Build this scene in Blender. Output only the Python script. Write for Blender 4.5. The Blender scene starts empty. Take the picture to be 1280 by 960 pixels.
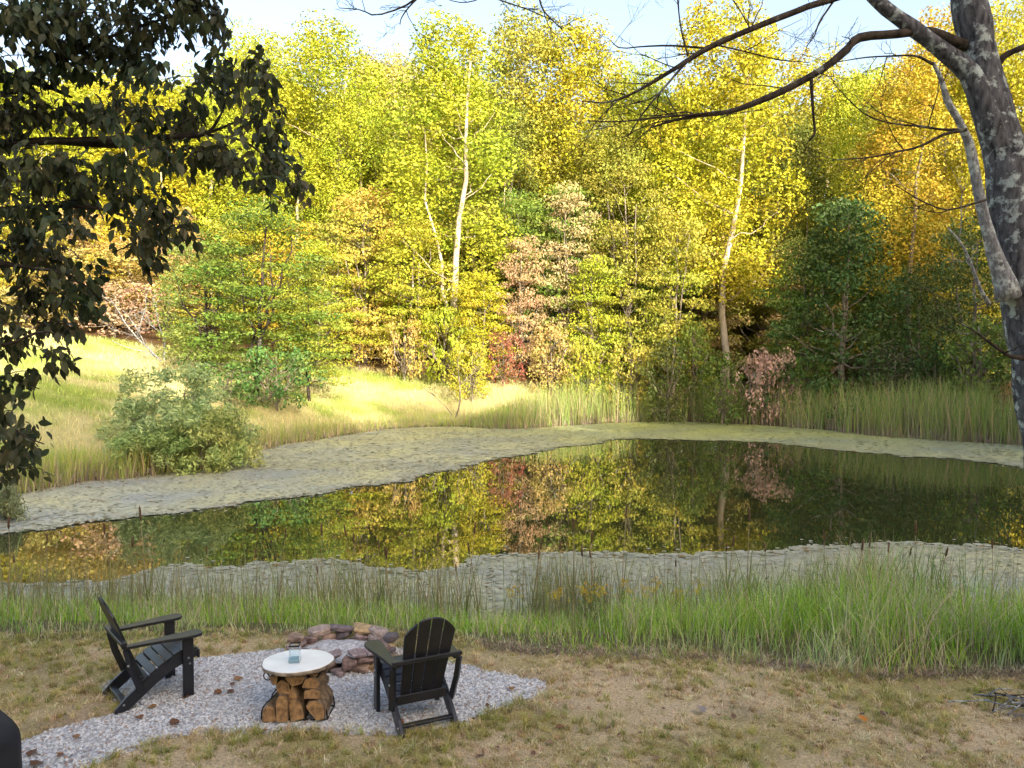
import bpy, math
import numpy as np
from mathutils import Vector, Matrix
from mathutils.geometry import delaunay_2d_cdt

R = math.radians
sc = bpy.context.scene
COL = sc.collection

# ------------------------------------------------------------------ camera
CZ = 2.93                      # camera height above the gravel patio (z = 0)
FP = 968.0                     # focal length in photo pixels (1280 wide)
PITCH = math.atan(30 / FP)
cam = bpy.data.cameras.new('camera')
cam.sensor_width = 36.0
cam.lens = 36.0 * FP / 1280.0
cam.clip_start = 0.05
cam.clip_end = 3000
camo = bpy.data.objects.new('camera', cam)
COL.objects.link(camo)
camo.location = (0, 0, CZ)
camo.rotation_euler = (math.pi / 2 - PITCH, 0, 0)
sc.camera = camo

# ------------------------------------------------------------------ light
SUN_EL = R(21)
SUN_AZ = R(27)                 # sun stands behind the camera, a little to the right
world = bpy.data.worlds.new('World')
sc.world = world
world.use_nodes = True
wn = world.node_tree
wn.nodes.clear()
sky = wn.nodes.new('ShaderNodeTexSky')
sky.sky_type = 'NISHITA'
sky.sun_disc = False
sun_dir = Vector((math.sin(SUN_AZ) * math.cos(SUN_EL), -math.cos(SUN_AZ) * math.cos(SUN_EL), math.sin(SUN_EL)))
sky.sun_elevation = SUN_EL
sky.sun_rotation = math.atan2(sun_dir.x, sun_dir.y)
sky.air_density = 1.0
sky.dust_density = 5.0
sky.ozone_density = 0.5
bg = wn.nodes.new('ShaderNodeBackground')
bg.inputs['Strength'].default_value = 0.15
wo = wn.nodes.new('ShaderNodeOutputWorld')
wn.links.new(sky.outputs[0], bg.inputs[0])
wn.links.new(bg.outputs[0], wo.inputs[0])
sun = bpy.data.lights.new('sun', 'SUN')
sun.energy = 2.9
sun.angle = R(0.6)
sun.color = (1.0, 0.95, 0.84)
suno = bpy.data.objects.new('sun', sun)
COL.objects.link(suno)
suno.rotation_euler = sun_dir.to_track_quat('Z', 'Y').to_euler()
suno.location = (20, -40, 40)

sc.view_settings.view_transform = 'Standard'
sc.view_settings.look = 'None'
sc.view_settings.exposure = 1.88
sc.view_settings.use_white_balance = True
sc.view_settings.white_balance_temperature = 7050
sc.view_settings.white_balance_tint = 12
sc.view_settings.gamma = 1.0
sc.view_settings.use_curve_mapping = False
sc.render.engine = 'CYCLES'
sc.cycles.use_denoising = True
sc.cycles.max_bounces = 8
sc.cycles.diffuse_bounces = 3
sc.cycles.glossy_bounces = 4
sc.cycles.transmission_bounces = 6
sc.cycles.transparent_max_bounces = 6

# ------------------------------------------------------------------ helpers
rng = np.random.default_rng(11)


def ray(px, py):
    a = (px - 640.0) / FP
    b = (480.0 - py) / FP
    cp, sp = math.cos(PITCH), math.sin(PITCH)
    return (a, cp + b * sp, -sp + b * cp)


def at_z(px, py, z):           # point of a pixel's line of sight on the level z
    r = ray(px, py)
    t = (z - CZ) / r[2]
    return np.array((r[0] * t, r[1] * t, z))


def at_y(px, py, y):           # point of a pixel's line of sight at the depth y
    r = ray(px, py)
    t = y / r[1]
    return np.array((r[0] * t, y, CZ + r[2] * t))


def mesh_np(name, V, F, mats=(), attrs=None, smooth=False, mi=None):
    """V (n,3); F: (m,k) array or list of such arrays; attrs {name: per-vertex float or colour}"""
    V = np.asarray(V, dtype=np.float32)
    Fs = F if isinstance(F, list) else [F]
    Fs = [np.asarray(f, dtype=np.int32) for f in Fs if len(f)]
    me = bpy.data.meshes.new(name)
    me.vertices.add(len(V))
    me.vertices.foreach_set('co', V.ravel())
    li = np.concatenate([f.ravel() for f in Fs])
    tot = np.concatenate([np.full(len(f), f.shape[1], np.int32) for f in Fs])
    st = np.concatenate(([0], np.cumsum(tot)[:-1])).astype(np.int32)
    me.loops.add(len(li))
    me.loops.foreach_set('vertex_index', li)
    me.polygons.add(len(tot))
    me.polygons.foreach_set('loop_start', st)
    me.polygons.foreach_set('loop_total', tot)
    me.polygons.foreach_set('use_smooth', np.full(len(tot), bool(smooth)))
    if mi is not None:
        me.polygons.foreach_set('material_index', np.asarray(mi, np.int32))
    for k, a in (attrs or {}).items():
        a = np.asarray(a, dtype=np.float32)
        if a.ndim == 1:
            at = me.attributes.new(k, 'FLOAT', 'POINT')
            at.data.foreach_set('value', a)
        else:
            at = me.attributes.new(k, 'FLOAT_COLOR', 'POINT')
            if a.shape[1] == 3:
                a = np.hstack((a, np.ones((len(a), 1), np.float32)))
            at.data.foreach_set('color', a.ravel())
    for m in mats:
        me.materials.append(m)
    me.update(calc_edges=True)
    me.validate()
    return me


def link(name, data, parent=None, loc=None, rot=None, scale=None):
    o = bpy.data.objects.new(name, data)
    COL.objects.link(o)
    if parent is not None:
        o.parent = parent
    if loc is not None:
        o.location = loc
    if rot is not None:
        o.rotation_euler = rot
    if scale is not None:
        o.scale = scale
    return o


def tag(o, label=None, cat=None, group=None, kind=None):
    if label:
        o['label'] = label
    if cat:
        o['category'] = cat
    if group:
        o['group'] = group
    if kind:
        o['kind'] = kind
    return o


class MB:
    """collects pieces into one mesh"""

    def __init__(s):
        s.V = []
        s.F = {}
        s.n = 0
        s.A = {}

    def add(s, V, F, **attrs):
        V = np.asarray(V, float)
        for f in (F if isinstance(F, list) else [F]):
            f = np.asarray(f, int)
            if len(f):
                s.F.setdefault(f.shape[1], []).append(f + s.n)
        s.V.append(V)
        s.n += len(V)
        for k, a in attrs.items():
            s.A.setdefault(k, []).append(np.asarray(a, float))
        return s

    def mesh(s, name, mats, smooth=False):
        F = [np.vstack(v) for v in s.F.values()]
        A = {k: np.concatenate(v) for k, v in s.A.items()}
        return mesh_np(name, np.vstack(s.V), F, mats, A, smooth)


def tube(P, rad, sides=6, cap=True):
    P = np.asarray(P, float)
    rad = np.broadcast_to(np.asarray(rad, float), (len(P),))
    n = len(P)
    T = np.gradient(P, axis=0)
    T /= np.linalg.norm(T, axis=1)[:, None] + 1e-9
    ref = np.array((1.0, 0, 0)) if abs(T[0][0]) < 0.8 else np.array((0, 1.0, 0))
    V = np.zeros((n, sides, 3))
    ang = np.linspace(0, 2 * math.pi, sides, endpoint=False)
    for i in range(n):
        a = ref - T[i] * ref.dot(T[i])
        a /= np.linalg.norm(a) + 1e-9
        b = np.cross(T[i], a)
        ref = a
        V[i] = P[i] + rad[i] * (np.cos(ang)[:, None] * a + np.sin(ang)[:, None] * b)
    F = []
    i = np.arange(n - 1)[:, None]
    j = np.arange(sides)[None, :]
    q = np.stack((i * sides + j, i * sides + (j + 1) % sides, (i + 1) * sides + (j + 1) % sides, (i + 1) * sides + j), -1).reshape(-1, 4)
    F = [q]
    VV = V.reshape(-1, 3)
    if cap:
        VV = np.vstack((VV, P[0], P[-1]))
        c0, c1 = n * sides, n * sides + 1
        jj = np.arange(sides)
        F.append(np.stack((np.full(sides, c0), (jj + 1) % sides, jj), -1))
        F.append(np.stack((np.full(sides, c1), (n - 1) * sides + jj, (n - 1) * sides + (jj + 1) % sides), -1))
    return VV, F


def smooth_path(P, n):
    """Catmull-Rom through the points P (k, m)"""
    P = np.asarray(P, float)
    Q = np.vstack((2 * P[0] - P[1], P, 2 * P[-1] - P[-2]))
    k = len(P) - 1
    out = []
    for u in np.linspace(0, k - 1e-6, n):
        i = int(u)
        t = u - i
        p0, p1, p2, p3 = Q[i], Q[i + 1], Q[i + 2], Q[i + 3]
        out.append(0.5 * (2 * p1 + (p2 - p0) * t + (2 * p0 - 5 * p1 + 4 * p2 - p3) * t * t + (3 * p1 - p0 - 3 * p2 + p3) * t ** 3))
    return np.array(out)


def box(cx, cy, cz, sx, sy, sz, bev=0.0):
    """bevelled box: 24 verts when bev > 0"""
    h = np.array((sx, sy, sz)) / 2
    if bev <= 0:
        V = np.array([(a, b, c) for c in (-1, 1) for b in (-1, 1) for a in (-1, 1)]) * h + (cx, cy, cz)
        F = np.array(((0, 2, 3, 1), (4, 5, 7, 6), (0, 1, 5, 4), (2, 6, 7, 3), (0, 4, 6, 2), (1, 3, 7, 5)))
        return V, F
    import bmesh
    bm = bmesh.new()
    bmesh.ops.create_cube(bm, size=1)
    for v in bm.verts:
        v.co = Vector((v.co.x * sx, v.co.y * sy, v.co.z * sz))
    bmesh.ops.bevel(bm, geom=bm.edges[:], offset=bev, segments=1, affect='EDGES')
    V = np.array([v.co[:] for v in bm.verts]) + (cx, cy, cz)
    F3 = [[v.index for v in f.verts] for f in bm.faces if len(f.verts) == 3]
    F4 = [[v.index for v in f.verts] for f in bm.faces if len(f.verts) == 4]
    bm.free()
    return V, [np.array(F3), np.array(F4)]


def board(path2, width, x0, bev=0.004):
    """closed 2-D outline (y,z) extruded along x from x0 by width -> solid with slightly rounded rim"""
    P = np.asarray(path2, float)
    n = len(P)
    c = P.mean(0)
    ins = c + (P - c) * (1 - bev / (np.abs(P - c).max() + 1e-6) * 2)
    rings = [(x0, ins), (x0 + bev, P), (x0 + width - bev, P), (x0 + width, ins)]
    V = np.vstack([np.column_stack((np.full(n, x), p)) for x, p in rings])
    F = []
    for k in range(3):
        for j in range(n):
            F.append((k * n + j, k * n + (j + 1) % n, (k + 1) * n + (j + 1) % n, (k + 1) * n + j))
    caps = [list(range(n - 1, -1, -1)), list(range(3 * n, 4 * n))]
    return V, [np.array(F), np.array(caps)]


def value_noise(x, y, seed=0):
    r = np.random.default_rng(seed)
    G = r.random((64, 64))
    xi = np.floor(x).astype(int)
    yi = np.floor(y).astype(int)
    fx = x - xi
    fy = y - yi
    fx = fx * fx * (3 - 2 * fx)
    fy = fy * fy * (3 - 2 * fy)
    a = G[xi % 64, yi % 64]
    b = G[(xi + 1) % 64, yi % 64]
    c = G[xi % 64, (yi + 1) % 64]
    d = G[(xi + 1) % 64, (yi + 1) % 64]
    return (a * (1 - fx) + b * fx) * (1 - fy) + (c * (1 - fx) + d * fx) * fy


def fbm(x, y, seed=0, oct=3):
    s = 0
    amp = 0.5
    for k in range(oct):
        s = s + amp * value_noise(x * 2 ** k, y * 2 ** k, seed + k)
        amp *= 0.5
    return s / (1 - 0.5 ** oct)


def sstep(a, b, x):
    t = np.clip((x - a) / (b - a), 0, 1)
    return t * t * (3 - 2 * t)


def poly_sd(P, x, y):
    """signed distance to polygon, positive outside"""
    P = np.asarray(P, float)
    x = np.asarray(x, float)
    y = np.asarray(y, float)
    d2 = np.full(x.shape, 1e18)
    ins = np.zeros(x.shape, bool)
    n = len(P)
    for i in range(n):
        ax, ay = P[i]
        bx, by = P[(i + 1) % n]
        ex, ey = bx - ax, by - ay
        t = np.clip(((x - ax) * ex + (y - ay) * ey) / (ex * ex + ey * ey + 1e-12), 0, 1)
        d2 = np.minimum(d2, (x - ax - t * ex) ** 2 + (y - ay - t * ey) ** 2)
        if ay != by:
            c = ((ay > y) != (by > y)) & (x < ex * (y - ay) / ey + ax)
            ins ^= c
    d = np.sqrt(d2)
    return np.where(ins, -d, d)


# ------------------------------------------------------------------ materials
def new_mat(name):
    m = bpy.data.materials.new(name)
    m.use_nodes = True
    nt = m.node_tree
    nt.nodes.clear()
    out = nt.nodes.new('ShaderNodeOutputMaterial')
    return m, nt, out


def N(nt, typ, **kw):
    n = nt.nodes.new(typ)
    for k, v in kw.items():
        if k.startswith('i_'):
            n.inputs[k[2:].replace('_', ' ')].default_value = v
        else:
            setattr(n, k, v)
    return n


def ramp(nt, stops):
    r = nt.nodes.new('ShaderNodeValToRGB')
    e = r.color_ramp.elements
    while len(e) > 1:
        e.remove(e[-1])
    e[0].position, e[0].color = stops[0][0], (*stops[0][1], 1)
    for p, c in stops[1:]:
        k = e.new(p)
        k.color = (*c, 1)
    return r


def leafy(name, source, trans=0.3, rough=0.55, spec=0.25, hue=0.045, val=0.6):
    """foliage: colour from the object's colour or a mesh attribute, varied per leaf and clump"""
    m, nt, out = new_mat(name)
    L = nt.links.new
    if source == 'OBJECT':
        oi = N(nt, 'ShaderNodeObjectInfo')
        base = oi.outputs['Color']
        av = N(nt, 'ShaderNodeAttribute', attribute_name='leaf_var')
        ac = N(nt, 'ShaderNodeAttribute', attribute_name='clump_var')
        mh = N(nt, 'ShaderNodeMath', operation='MULTIPLY_ADD')
        L(ac.outputs['Fac'], mh.inputs[0])
        mh.inputs[1].default_value = hue
        mh.inputs[2].default_value = 0.5 - hue / 2
        mh2 = N(nt, 'ShaderNodeMath', operation='MULTIPLY_ADD')
        L(av.outputs['Fac'], mh2.inputs[0])
        mh2.inputs[1].default_value = -hue * 0.6
        L(mh.outputs[0], mh2.inputs[2])
        ad = N(nt, 'ShaderNodeMath', operation='ADD')
        L(mh2.outputs[0], ad.inputs[0])
        ad.inputs[1].default_value = hue * 0.3
        mv = N(nt, 'ShaderNodeMath', operation='MULTIPLY_ADD')
        L(av.outputs['Fac'], mv.inputs[0])
        mv.inputs[1].default_value = val
        mv.inputs[2].default_value = 1 - val / 2
        hs = N(nt, 'ShaderNodeHueSaturation')
        L(ad.outputs[0], hs.inputs['Hue'])
        L(mv.outputs[0], hs.inputs['Value'])
        L(base, hs.inputs['Color'])
        col = hs.outputs[0]
    else:
        at = N(nt, 'ShaderNodeAttribute', attribute_name='Col')
        col = at.outputs['Color']
    p = N(nt, 'ShaderNodeBsdfPrincipled')
    p.inputs['Roughness'].default_value = rough
    p.inputs['Specular IOR Level'].default_value = spec
    L(col, p.inputs['Base Color'])
    t = N(nt, 'ShaderNodeBsdfTranslucent')
    L(col, t.inputs['Color'])
    mx = N(nt, 'ShaderNodeMixShader')
    mx.inputs[0].default_value = trans
    L(p.outputs[0], mx.inputs[1])
    L(t.outputs[0], mx.inputs[2])
    L(mx.outputs[0], out.inputs[0])
    return m


def bark(name, c1, c2, c3, scale=6.0, lich=0.6):
    m, nt, out = new_mat(name)
    L = nt.links.new
    tc = N(nt, 'ShaderNodeTexCoord')
    mp = N(nt, 'ShaderNodeMapping')
    mp.inputs['Scale'].default_value = (1, 1, 0.3)
    L(tc.outputs['Object'], mp.inputs[0])
    n1 = N(nt, 'ShaderNodeTexNoise')
    n1.inputs['Scale'].default_value = scale * 3
    n1.inputs['Detail'].default_value = 6
    L(mp.outputs[0], n1.inputs['Vector'])
    r1 = ramp(nt, ((0.32, c1), (0.68, c2)))
    L(n1.outputs[0], r1.inputs[0])
    n2 = N(nt, 'ShaderNodeTexNoise')
    n2.inputs['Scale'].default_value = scale
    n2.inputs['Detail'].default_value = 5
    n2.inputs['Roughness'].default_value = 0.65
    L(tc.outputs['Object'], n2.inputs['Vector'])
    r2 = ramp(nt, ((lich - 0.05, (0, 0, 0)), (lich + 0.04, (1, 1, 1))))
    L(n2.outputs[0], r2.inputs[0])
    mx = N(nt, 'ShaderNodeMix', data_type='RGBA')
    L(r2.outputs[0], mx.inputs[0])
    L(r1.outputs[0], mx.inputs[6])
    mx.inputs[7].default_value = (*c3, 1)
    p = N(nt, 'ShaderNodeBsdfPrincipled')
    p.inputs['Roughness'].default_value = 0.9
    p.inputs['Specular IOR Level'].default_value = 0.15
    L(mx.outputs[2], p.inputs['Base Color'])
    b = N(nt, 'ShaderNodeBump')
    b.inputs['Strength'].default_value = 0.8
    b.inputs['Distance'].default_value = 0.02
    L(n1.outputs[0], b.inputs['Height'])
    L(b.outputs[0], p.inputs['Normal'])
    L(p.outputs[0], out.inputs[0])
    return m


def plain(name, c, rough=0.5, spec=0.4, metal=0.0, noise=0.0, nscale=20.0, bump=0.0, c2=None):
    m, nt, out = new_mat(name)
    L = nt.links.new
    p = N(nt, 'ShaderNodeBsdfPrincipled')
    p.inputs['Roughness'].default_value = rough
    p.inputs['Specular IOR Level'].default_value = spec
    p.inputs['Metallic'].default_value = metal
    p.inputs['Base Color'].default_value = (*c, 1)
    if noise > 0 or c2:
        tc = N(nt, 'ShaderNodeTexCoord')
        n1 = N(nt, 'ShaderNodeTexNoise')
        n1.inputs['Scale'].default_value = nscale
        n1.inputs['Detail'].default_value = 6
        L(tc.outputs['Object'], n1.inputs['Vector'])
        ca = np.array(c)
        lo, hi = ca * (1 - noise), ca * (1 + noise)
        if c2:
            hi = np.array(c2)
        r = ramp(nt, ((0.3, tuple(lo)), (0.7, tuple(hi))))
        L(n1.outputs[0], r.inputs[0])
        L(r.outputs[0], p.inputs['Base Color'])
        if bump > 0:
            b = N(nt, 'ShaderNodeBump')
            b.inputs['Strength'].default_value = 0.7
            b.inputs['Distance'].default_value = bump
            L(n1.outputs[0], b.inputs['Height'])
            L(b.outputs[0], p.inputs['Normal'])
    L(p.outputs[0], out.inputs[0])
    return m


M = {}
M['leaf'] = leafy('forest_leaf', 'OBJECT', trans=0.22)
M['dogwood_leaf'] = leafy('dogwood_leaf', 'OBJECT', trans=0.3, rough=0.48, spec=0.32, hue=0.16, val=1.1)
M['blade'] = leafy('grass_blade', 'COL', trans=0.25, rough=0.6, spec=0.2)
M['bark_grey'] = bark('bark_grey', (0.10, 0.08, 0.06), (0.30, 0.26, 0.20), (0.40, 0.38, 0.33), 1.2, 0.62)
M['bark_pale'] = bark('bark_pale', (0.32, 0.26, 0.18), (0.55, 0.47, 0.36), (0.62, 0.58, 0.5), 1.0, 0.6)
M['bark_dark'] = bark('bark_dark', (0.02, 0.016, 0.014), (0.07, 0.055, 0.045), (0.16, 0.17, 0.14), 5.0, 0.62)
M['bark_lichen'] = bark('bark_lichen', (0.028, 0.028, 0.033), (0.13, 0.13, 0.145), (0.34, 0.39, 0.39), 9, 0.58)
M['bark_silver'] = bark('bark_silver', (0.10, 0.10, 0.11), (0.28, 0.29, 0.31), (0.42, 0.46, 0.46), 16.0, 0.55)
M['chair'] = plain('chair_black', (0.014, 0.015, 0.021), rough=0.36, spec=0.5, noise=0.35, nscale=9)
M['bolt'] = plain('steel_bolt', (0.55, 0.55, 0.55), rough=0.35, metal=0.9)
M['iron'] = plain('black_iron', (0.012, 0.012, 0.013), rough=0.6, noise=0.4, nscale=30)

# ------------------------------------------------------------------ layout of the ground
WZ = -0.5                      # water level
pond_px = [(-120, 655), (-30, 630), (20, 618), (110, 601), (200, 592), (290, 578), (330, 560), (420, 546), (480, 537),
           (560, 533), (640, 536), (740, 530), (850, 527), (1000, 535), (1100, 545), (1200, 552), (1280, 557),
           (1400, 575), (1490, 620), (1520, 680), (1450, 745), (1280, 772), (1100, 776), (1000, 775), (850, 772),
           (640, 776), (450, 768), (300, 764), (100, 762), (0, 760), (-120, 752), (-180, 720), (-170, 685)]
open_px = [(-60, 676), (0, 668), (60, 660), (130, 650), (200, 642), (330, 626), (400, 616), (440, 607), (470, 606),
           (510, 599), (545, 590), (600, 577), (625, 572), (640, 570), (700, 559), (735, 556), (760, 549), (800, 548), (880, 550),
           (980, 554), (1050, 564), (1110, 567), (1130, 571), (1200, 573), (1280, 584), (1340, 600), (1380, 640), (1340, 690),
           (1280, 690), (1230, 682), (1190, 683), (1150, 680), (1080, 683), (1000, 685), (970, 693), (900, 692), (860, 697),
           (780, 694), (700, 695), (640, 694), (600, 700), (575, 712), (520, 716), (470, 711), (450, 706), (400, 702), (380, 703), (330, 705),
           (295, 714), (250, 708), (200, 713), (165, 724), (140, 732), (60, 731), (0, 733), (-60, 722), (-90, 700)]
POND = np.array([at_z(x, y, WZ)[:2] for x, y in pond_px])
POND = smooth_path(np.vstack((POND, POND[:1])), 140)[:-1]
OPEN = np.array([at_z(x, y, WZ)[:2] for x, y in open_px])
gravel_px = [(-150, 985), (-70, 950), (20, 932), (60, 918), (100, 906), (150, 893), (172, 884), (150, 874), (128, 862), (150, 848), (200, 833), (255, 823),
             (345, 814), (420, 803), (500, 812), (590, 836), (640, 846), (682, 857), (668, 870), (640, 880), (590, 897), (545, 911), (480, 915),
             (400, 912), (320, 914), (250, 914), (200, 924), (160, 938), (110, 955), (70, 985), (40, 1020), (-150, 1060)]
GRAV = np.array([at_z(x, y, 0.0)[:2] for x, y in gravel_px])
GRAV = smooth_path(np.vstack((GRAV, GRAV[:1])), 120)[:-1]
edge_px = [(-200, 806), (0, 808), (130, 805), (330, 799), (500, 800), (590, 812), (650, 820), (760, 824), (900, 829), (1000, 840), (1100, 852), (1200, 850), (1500, 850)]
EDGE = np.array([at_z(x, y, 0.0)[:2] for x, y in edge_px])     # where the mown lawn meets the tall grass


def edge_y(x):
    return np.interp(x, EDGE[:, 0], EDGE[:, 1])


def H(x, y, detail=True):
    x = np.atleast_1d(np.asarray(x, float))
    y = np.atleast_1d(np.asarray(y, float))
    sd = poly_sd(POND, x, y)
    az = x / np.maximum(y, 6.0)
    k = np.interp(az, [-0.75, -0.55, -0.2, 0.0, 0.1, 0.2, 0.32, 0.5, 0.8], [0.28, 0.30, 0.36, 0.37, 0.32, 0.22, 0.12, 0.10, 0.12])
    far = WZ + k * 45 * (1 - np.exp(-np.maximum(sd, 0) / 45))
    s0 = np.interp(y, [0, 8, 12], [2.2, 2.2, 3.0])
    near = WZ + 0.5 * sstep(0.0, 1.0, np.maximum(sd, 0) / s0)
    near = near + np.where(y < 4.0, (4.0 - np.maximum(y, -1.0)) * 0.33 * sstep(4.0, 2.5, y), 0)
    near = near + np.where(y < -1.0, np.minimum((-1.0 - y) * 0.16, 12.0), 0)
    near = near + np.maximum(np.abs(x) - 9, 0) * 0.05 * sstep(14, 4, y)
    w = sstep(11, 20, y)
    z = near * (1 - w) + far * w
    z = np.where(sd < 0, WZ - 0.9 * sstep(0, 3.0, -sd), z)
    if detail:
        out = sstep(0.3, 1.5, sd)
        z = z + out * (fbm(x * 0.25 + 40, y * 0.25 + 40, 3) - 0.5) * 0.35 * sstep(12, 22, y)
        g = poly_sd(GRAV, x, y)
        lawn = sstep(0.0, 0.12, g)
        z = z + lawn * (0.025 + 0.03 * (fbm(x * 1.1 + 20, y * 1.1 + 20, 8) - 0.4)) * sstep(14, 9, y) * out - 0.012 * (1 - lawn)
    return z


def h1(x, y):
    return float(H(x, y)[0])


# ------------------------------------------------------------------ ground sheet
def axis(a, b, step, far, grow=1.25):
    core = np.arange(a, b + step / 2, step)
    lo, hi = [a], [b]
    s = step
    while lo[-1] > -far:
        s *= grow
        lo.append(lo[-1] - s)
    s = step
    while hi[-1] < far:
        s *= grow
        hi.append(hi[-1] + s)
    return np.concatenate((lo[:0:-1], core, hi[1:]))


gx = np.unique(np.concatenate((axis(-24, 26, 0.4, 700), np.arange(-5.5, 5.5, 0.1))))
gy = np.unique(np.concatenate((axis(-2, 56, 0.4, 900), np.arange(4.0, 10.5, 0.1))))
X, Y = np.meshgrid(gx, gy, indexing='ij')
xf, yf = X.ravel(), Y.ravel()
zf = H(xf, yf)
nx, ny = len(gx), len(gy)
ii, jj = np.meshgrid(np.arange(nx - 1), np.arange(ny - 1), indexing='ij')
quads = np.stack((ii * ny + jj, (ii + 1) * ny + jj, (ii + 1) * ny + jj + 1, ii * ny + jj + 1), -1).reshape(-1, 4)
sdp = poly_sd(POND, xf, yf)
sdg = poly_sd(GRAV, xf, yf)


def mixc(a, b, t):
    t = np.asarray(t)[:, None]
    return np.asarray(a) * (1 - t) + np.asarray(b) * t


def lawn_colour(x, y):
    n1 = fbm(x * 1.3 + 10, y * 1.6 + 10, 21, 4)
    n2 = fbm(x * 3.7 + 10, y * 4.0 + 10, 31, 3)
    dry = np.array((0.68, 0.53, 0.36))
    grn = np.array((0.44, 0.37, 0.17))
    c = mixc(dry, grn, sstep(0.38, 0.62, n1 * 0.6 + n2 * 0.4 + np.where(x < -0.6, 0.05, -0.05)))
    bare = sstep(0.60, 0.72, fbm(x * 2.1 + 60, y * 2.4 + 60, 41, 3))
    return c * (1 - bare[:, None] * 0.5) + np.array((0.42, 0.33, 0.26)) * bare[:, None] * 0.5


def forest_mask(x, y):
    az = x / np.maximum(y, 6.0)
    yb = np.interp(az, [-0.8, -0.5, -0.22, 0.0, 0.12, 0.2, 0.3, 0.7], [44, 45, 47, 47, 46, 44, 38, 34])
    return sstep(-1.5, 1.5, y - yb)


def meadow_colour(x, y):
    n1 = fbm(x * 0.22 + 10, y * 0.35 + 10, 51, 3)
    n2 = fbm(x * 1.1 + 10, y * 1.4 + 10, 61, 3)
    c = mixc((0.53, 0.49, 0.25), (0.28, 0.36, 0.08), sstep(0.40, 0.72, n1 * 0.6 + n2 * 0.4))
    return c


cg = np.where((yf < 13)[:, None], lawn_colour(xf, yf), meadow_colour(xf, yf))
tall = sstep(-0.1, 0.15, yf - edge_y(xf)) * sstep(16, 12, yf)
cg = mixc(np.zeros(3), np.ones(3), 1 - tall) * cg + tall[:, None] * np.array((0.17, 0.15, 0.08))
fm = forest_mask(xf, yf)
cg = cg * (1 - fm)[:, None] + fm[:, None] * np.array((0.14, 0.085, 0.045))
wet = sstep(0.4, -0.1, sdp)
cg = cg * (1 - wet)[:, None] + wet[:, None] * np.array((0.03, 0.03, 0.018))
m, nt, out = new_mat('ground_soil')
L = nt.links.new
at = N(nt, 'ShaderNodeAttribute', attribute_name='Col')
tc = N(nt, 'ShaderNodeTexCoord')
n1 = N(nt, 'ShaderNodeTexNoise')
n1.inputs['Scale'].default_value = 45
n1.inputs['Detail'].default_value = 8
n1.inputs['Roughness'].default_value = 0.7
L(tc.outputs['Object'], n1.inputs['Vector'])
r1 = ramp(nt, ((0.3, (0.45, 0.45, 0.42)), (0.7, (1.35, 1.3, 1.2))))
L(n1.outputs[0], r1.inputs[0])
mx = N(nt, 'ShaderNodeMix', data_type='RGBA', blend_type='MULTIPLY')
mx.inputs[0].default_value = 1
L(at.outputs['Color'], mx.inputs[6])
L(r1.outputs[0], mx.inputs[7])
p = N(nt, 'ShaderNodeBsdfPrincipled')
p.inputs['Roughness'].default_value = 0.95
p.inputs['Specular IOR Level'].default_value = 0.1
L(mx.outputs[2], p.inputs['Base Color'])
b = N(nt, 'ShaderNodeBump')
b.inputs['Distance'].default_value = 0.03
L(n1.outputs[0], b.inputs['Height'])
L(b.outputs[0], p.inputs['Normal'])
L(p.outputs[0], out.inputs[0])
M['ground'] = m
g = link('ground', mesh_np('ground', np.column_stack((xf, yf, zf)), quads, [m], {'Col': cg}, smooth=True))
tag(g, 'sloping ground of dry lawn, meadow and woodland floor round the pond', kind='structure')

# ------------------------------------------------------------------ water
m, nt, out = new_mat('pond_water')
L = nt.links.new
p = N(nt, 'ShaderNodeBsdfPrincipled')
p.inputs['Base Color'].default_value = (0.026, 0.032, 0.012, 1)
p.inputs['Roughness'].default_value = 0.015
p.inputs['IOR'].default_value = 2.1
tc = N(nt, 'ShaderNodeTexCoord')
n1 = N(nt, 'ShaderNodeTexNoise')
n1.inputs['Scale'].default_value = 0.9
n1.inputs['Detail'].default_value = 3
L(tc.outputs['Object'], n1.inputs['Vector'])
b = N(nt, 'ShaderNodeBump')
b.inputs['Strength'].default_value = 0.10
b.inputs['Distance'].default_value = 0.012
L(n1.outputs[0], b.inputs['Height'])
L(b.outputs[0], p.inputs['Normal'])
L(p.outputs[0], out.inputs[0])
M['water'] = m


def fill(loops, z):
    vs, es, n = [], [], 0
    for lp in loops:
        k = len(lp)
        vs += [Vector((float(a), float(b))) for a, b in lp]
        es += [(n + i, n + (i + 1) % k) for i in range(k)]
        n += k
    v, e, f, *_ = delaunay_2d_cdt(vs, es, [], 0, 1e-5)
    V = np.array([(a.x, a.y, z) for a in v])
    return V, np.array([t for t in f if len(t) == 3])


def grow(P, d):
    c = np.roll(P, -1, 0) - np.roll(P, 1, 0)
    nrm = np.column_stack((c[:, 1], -c[:, 0]))
    nrm /= np.linalg.norm(nrm, axis=1)[:, None] + 1e-9
    area = 0.5 * np.sum(P[:, 0] * np.roll(P[:, 1], -1) - np.roll(P[:, 0], -1) * P[:, 1])
    return P + nrm * d * (1 if area > 0 else -1)


V, F = fill([grow(POND, 0.5)], WZ)
g = link('water', mesh_np('water', V, F, [M['water']]))
tag(g, 'still dark pond water reflecting the lit trees', kind='structure')

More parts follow.
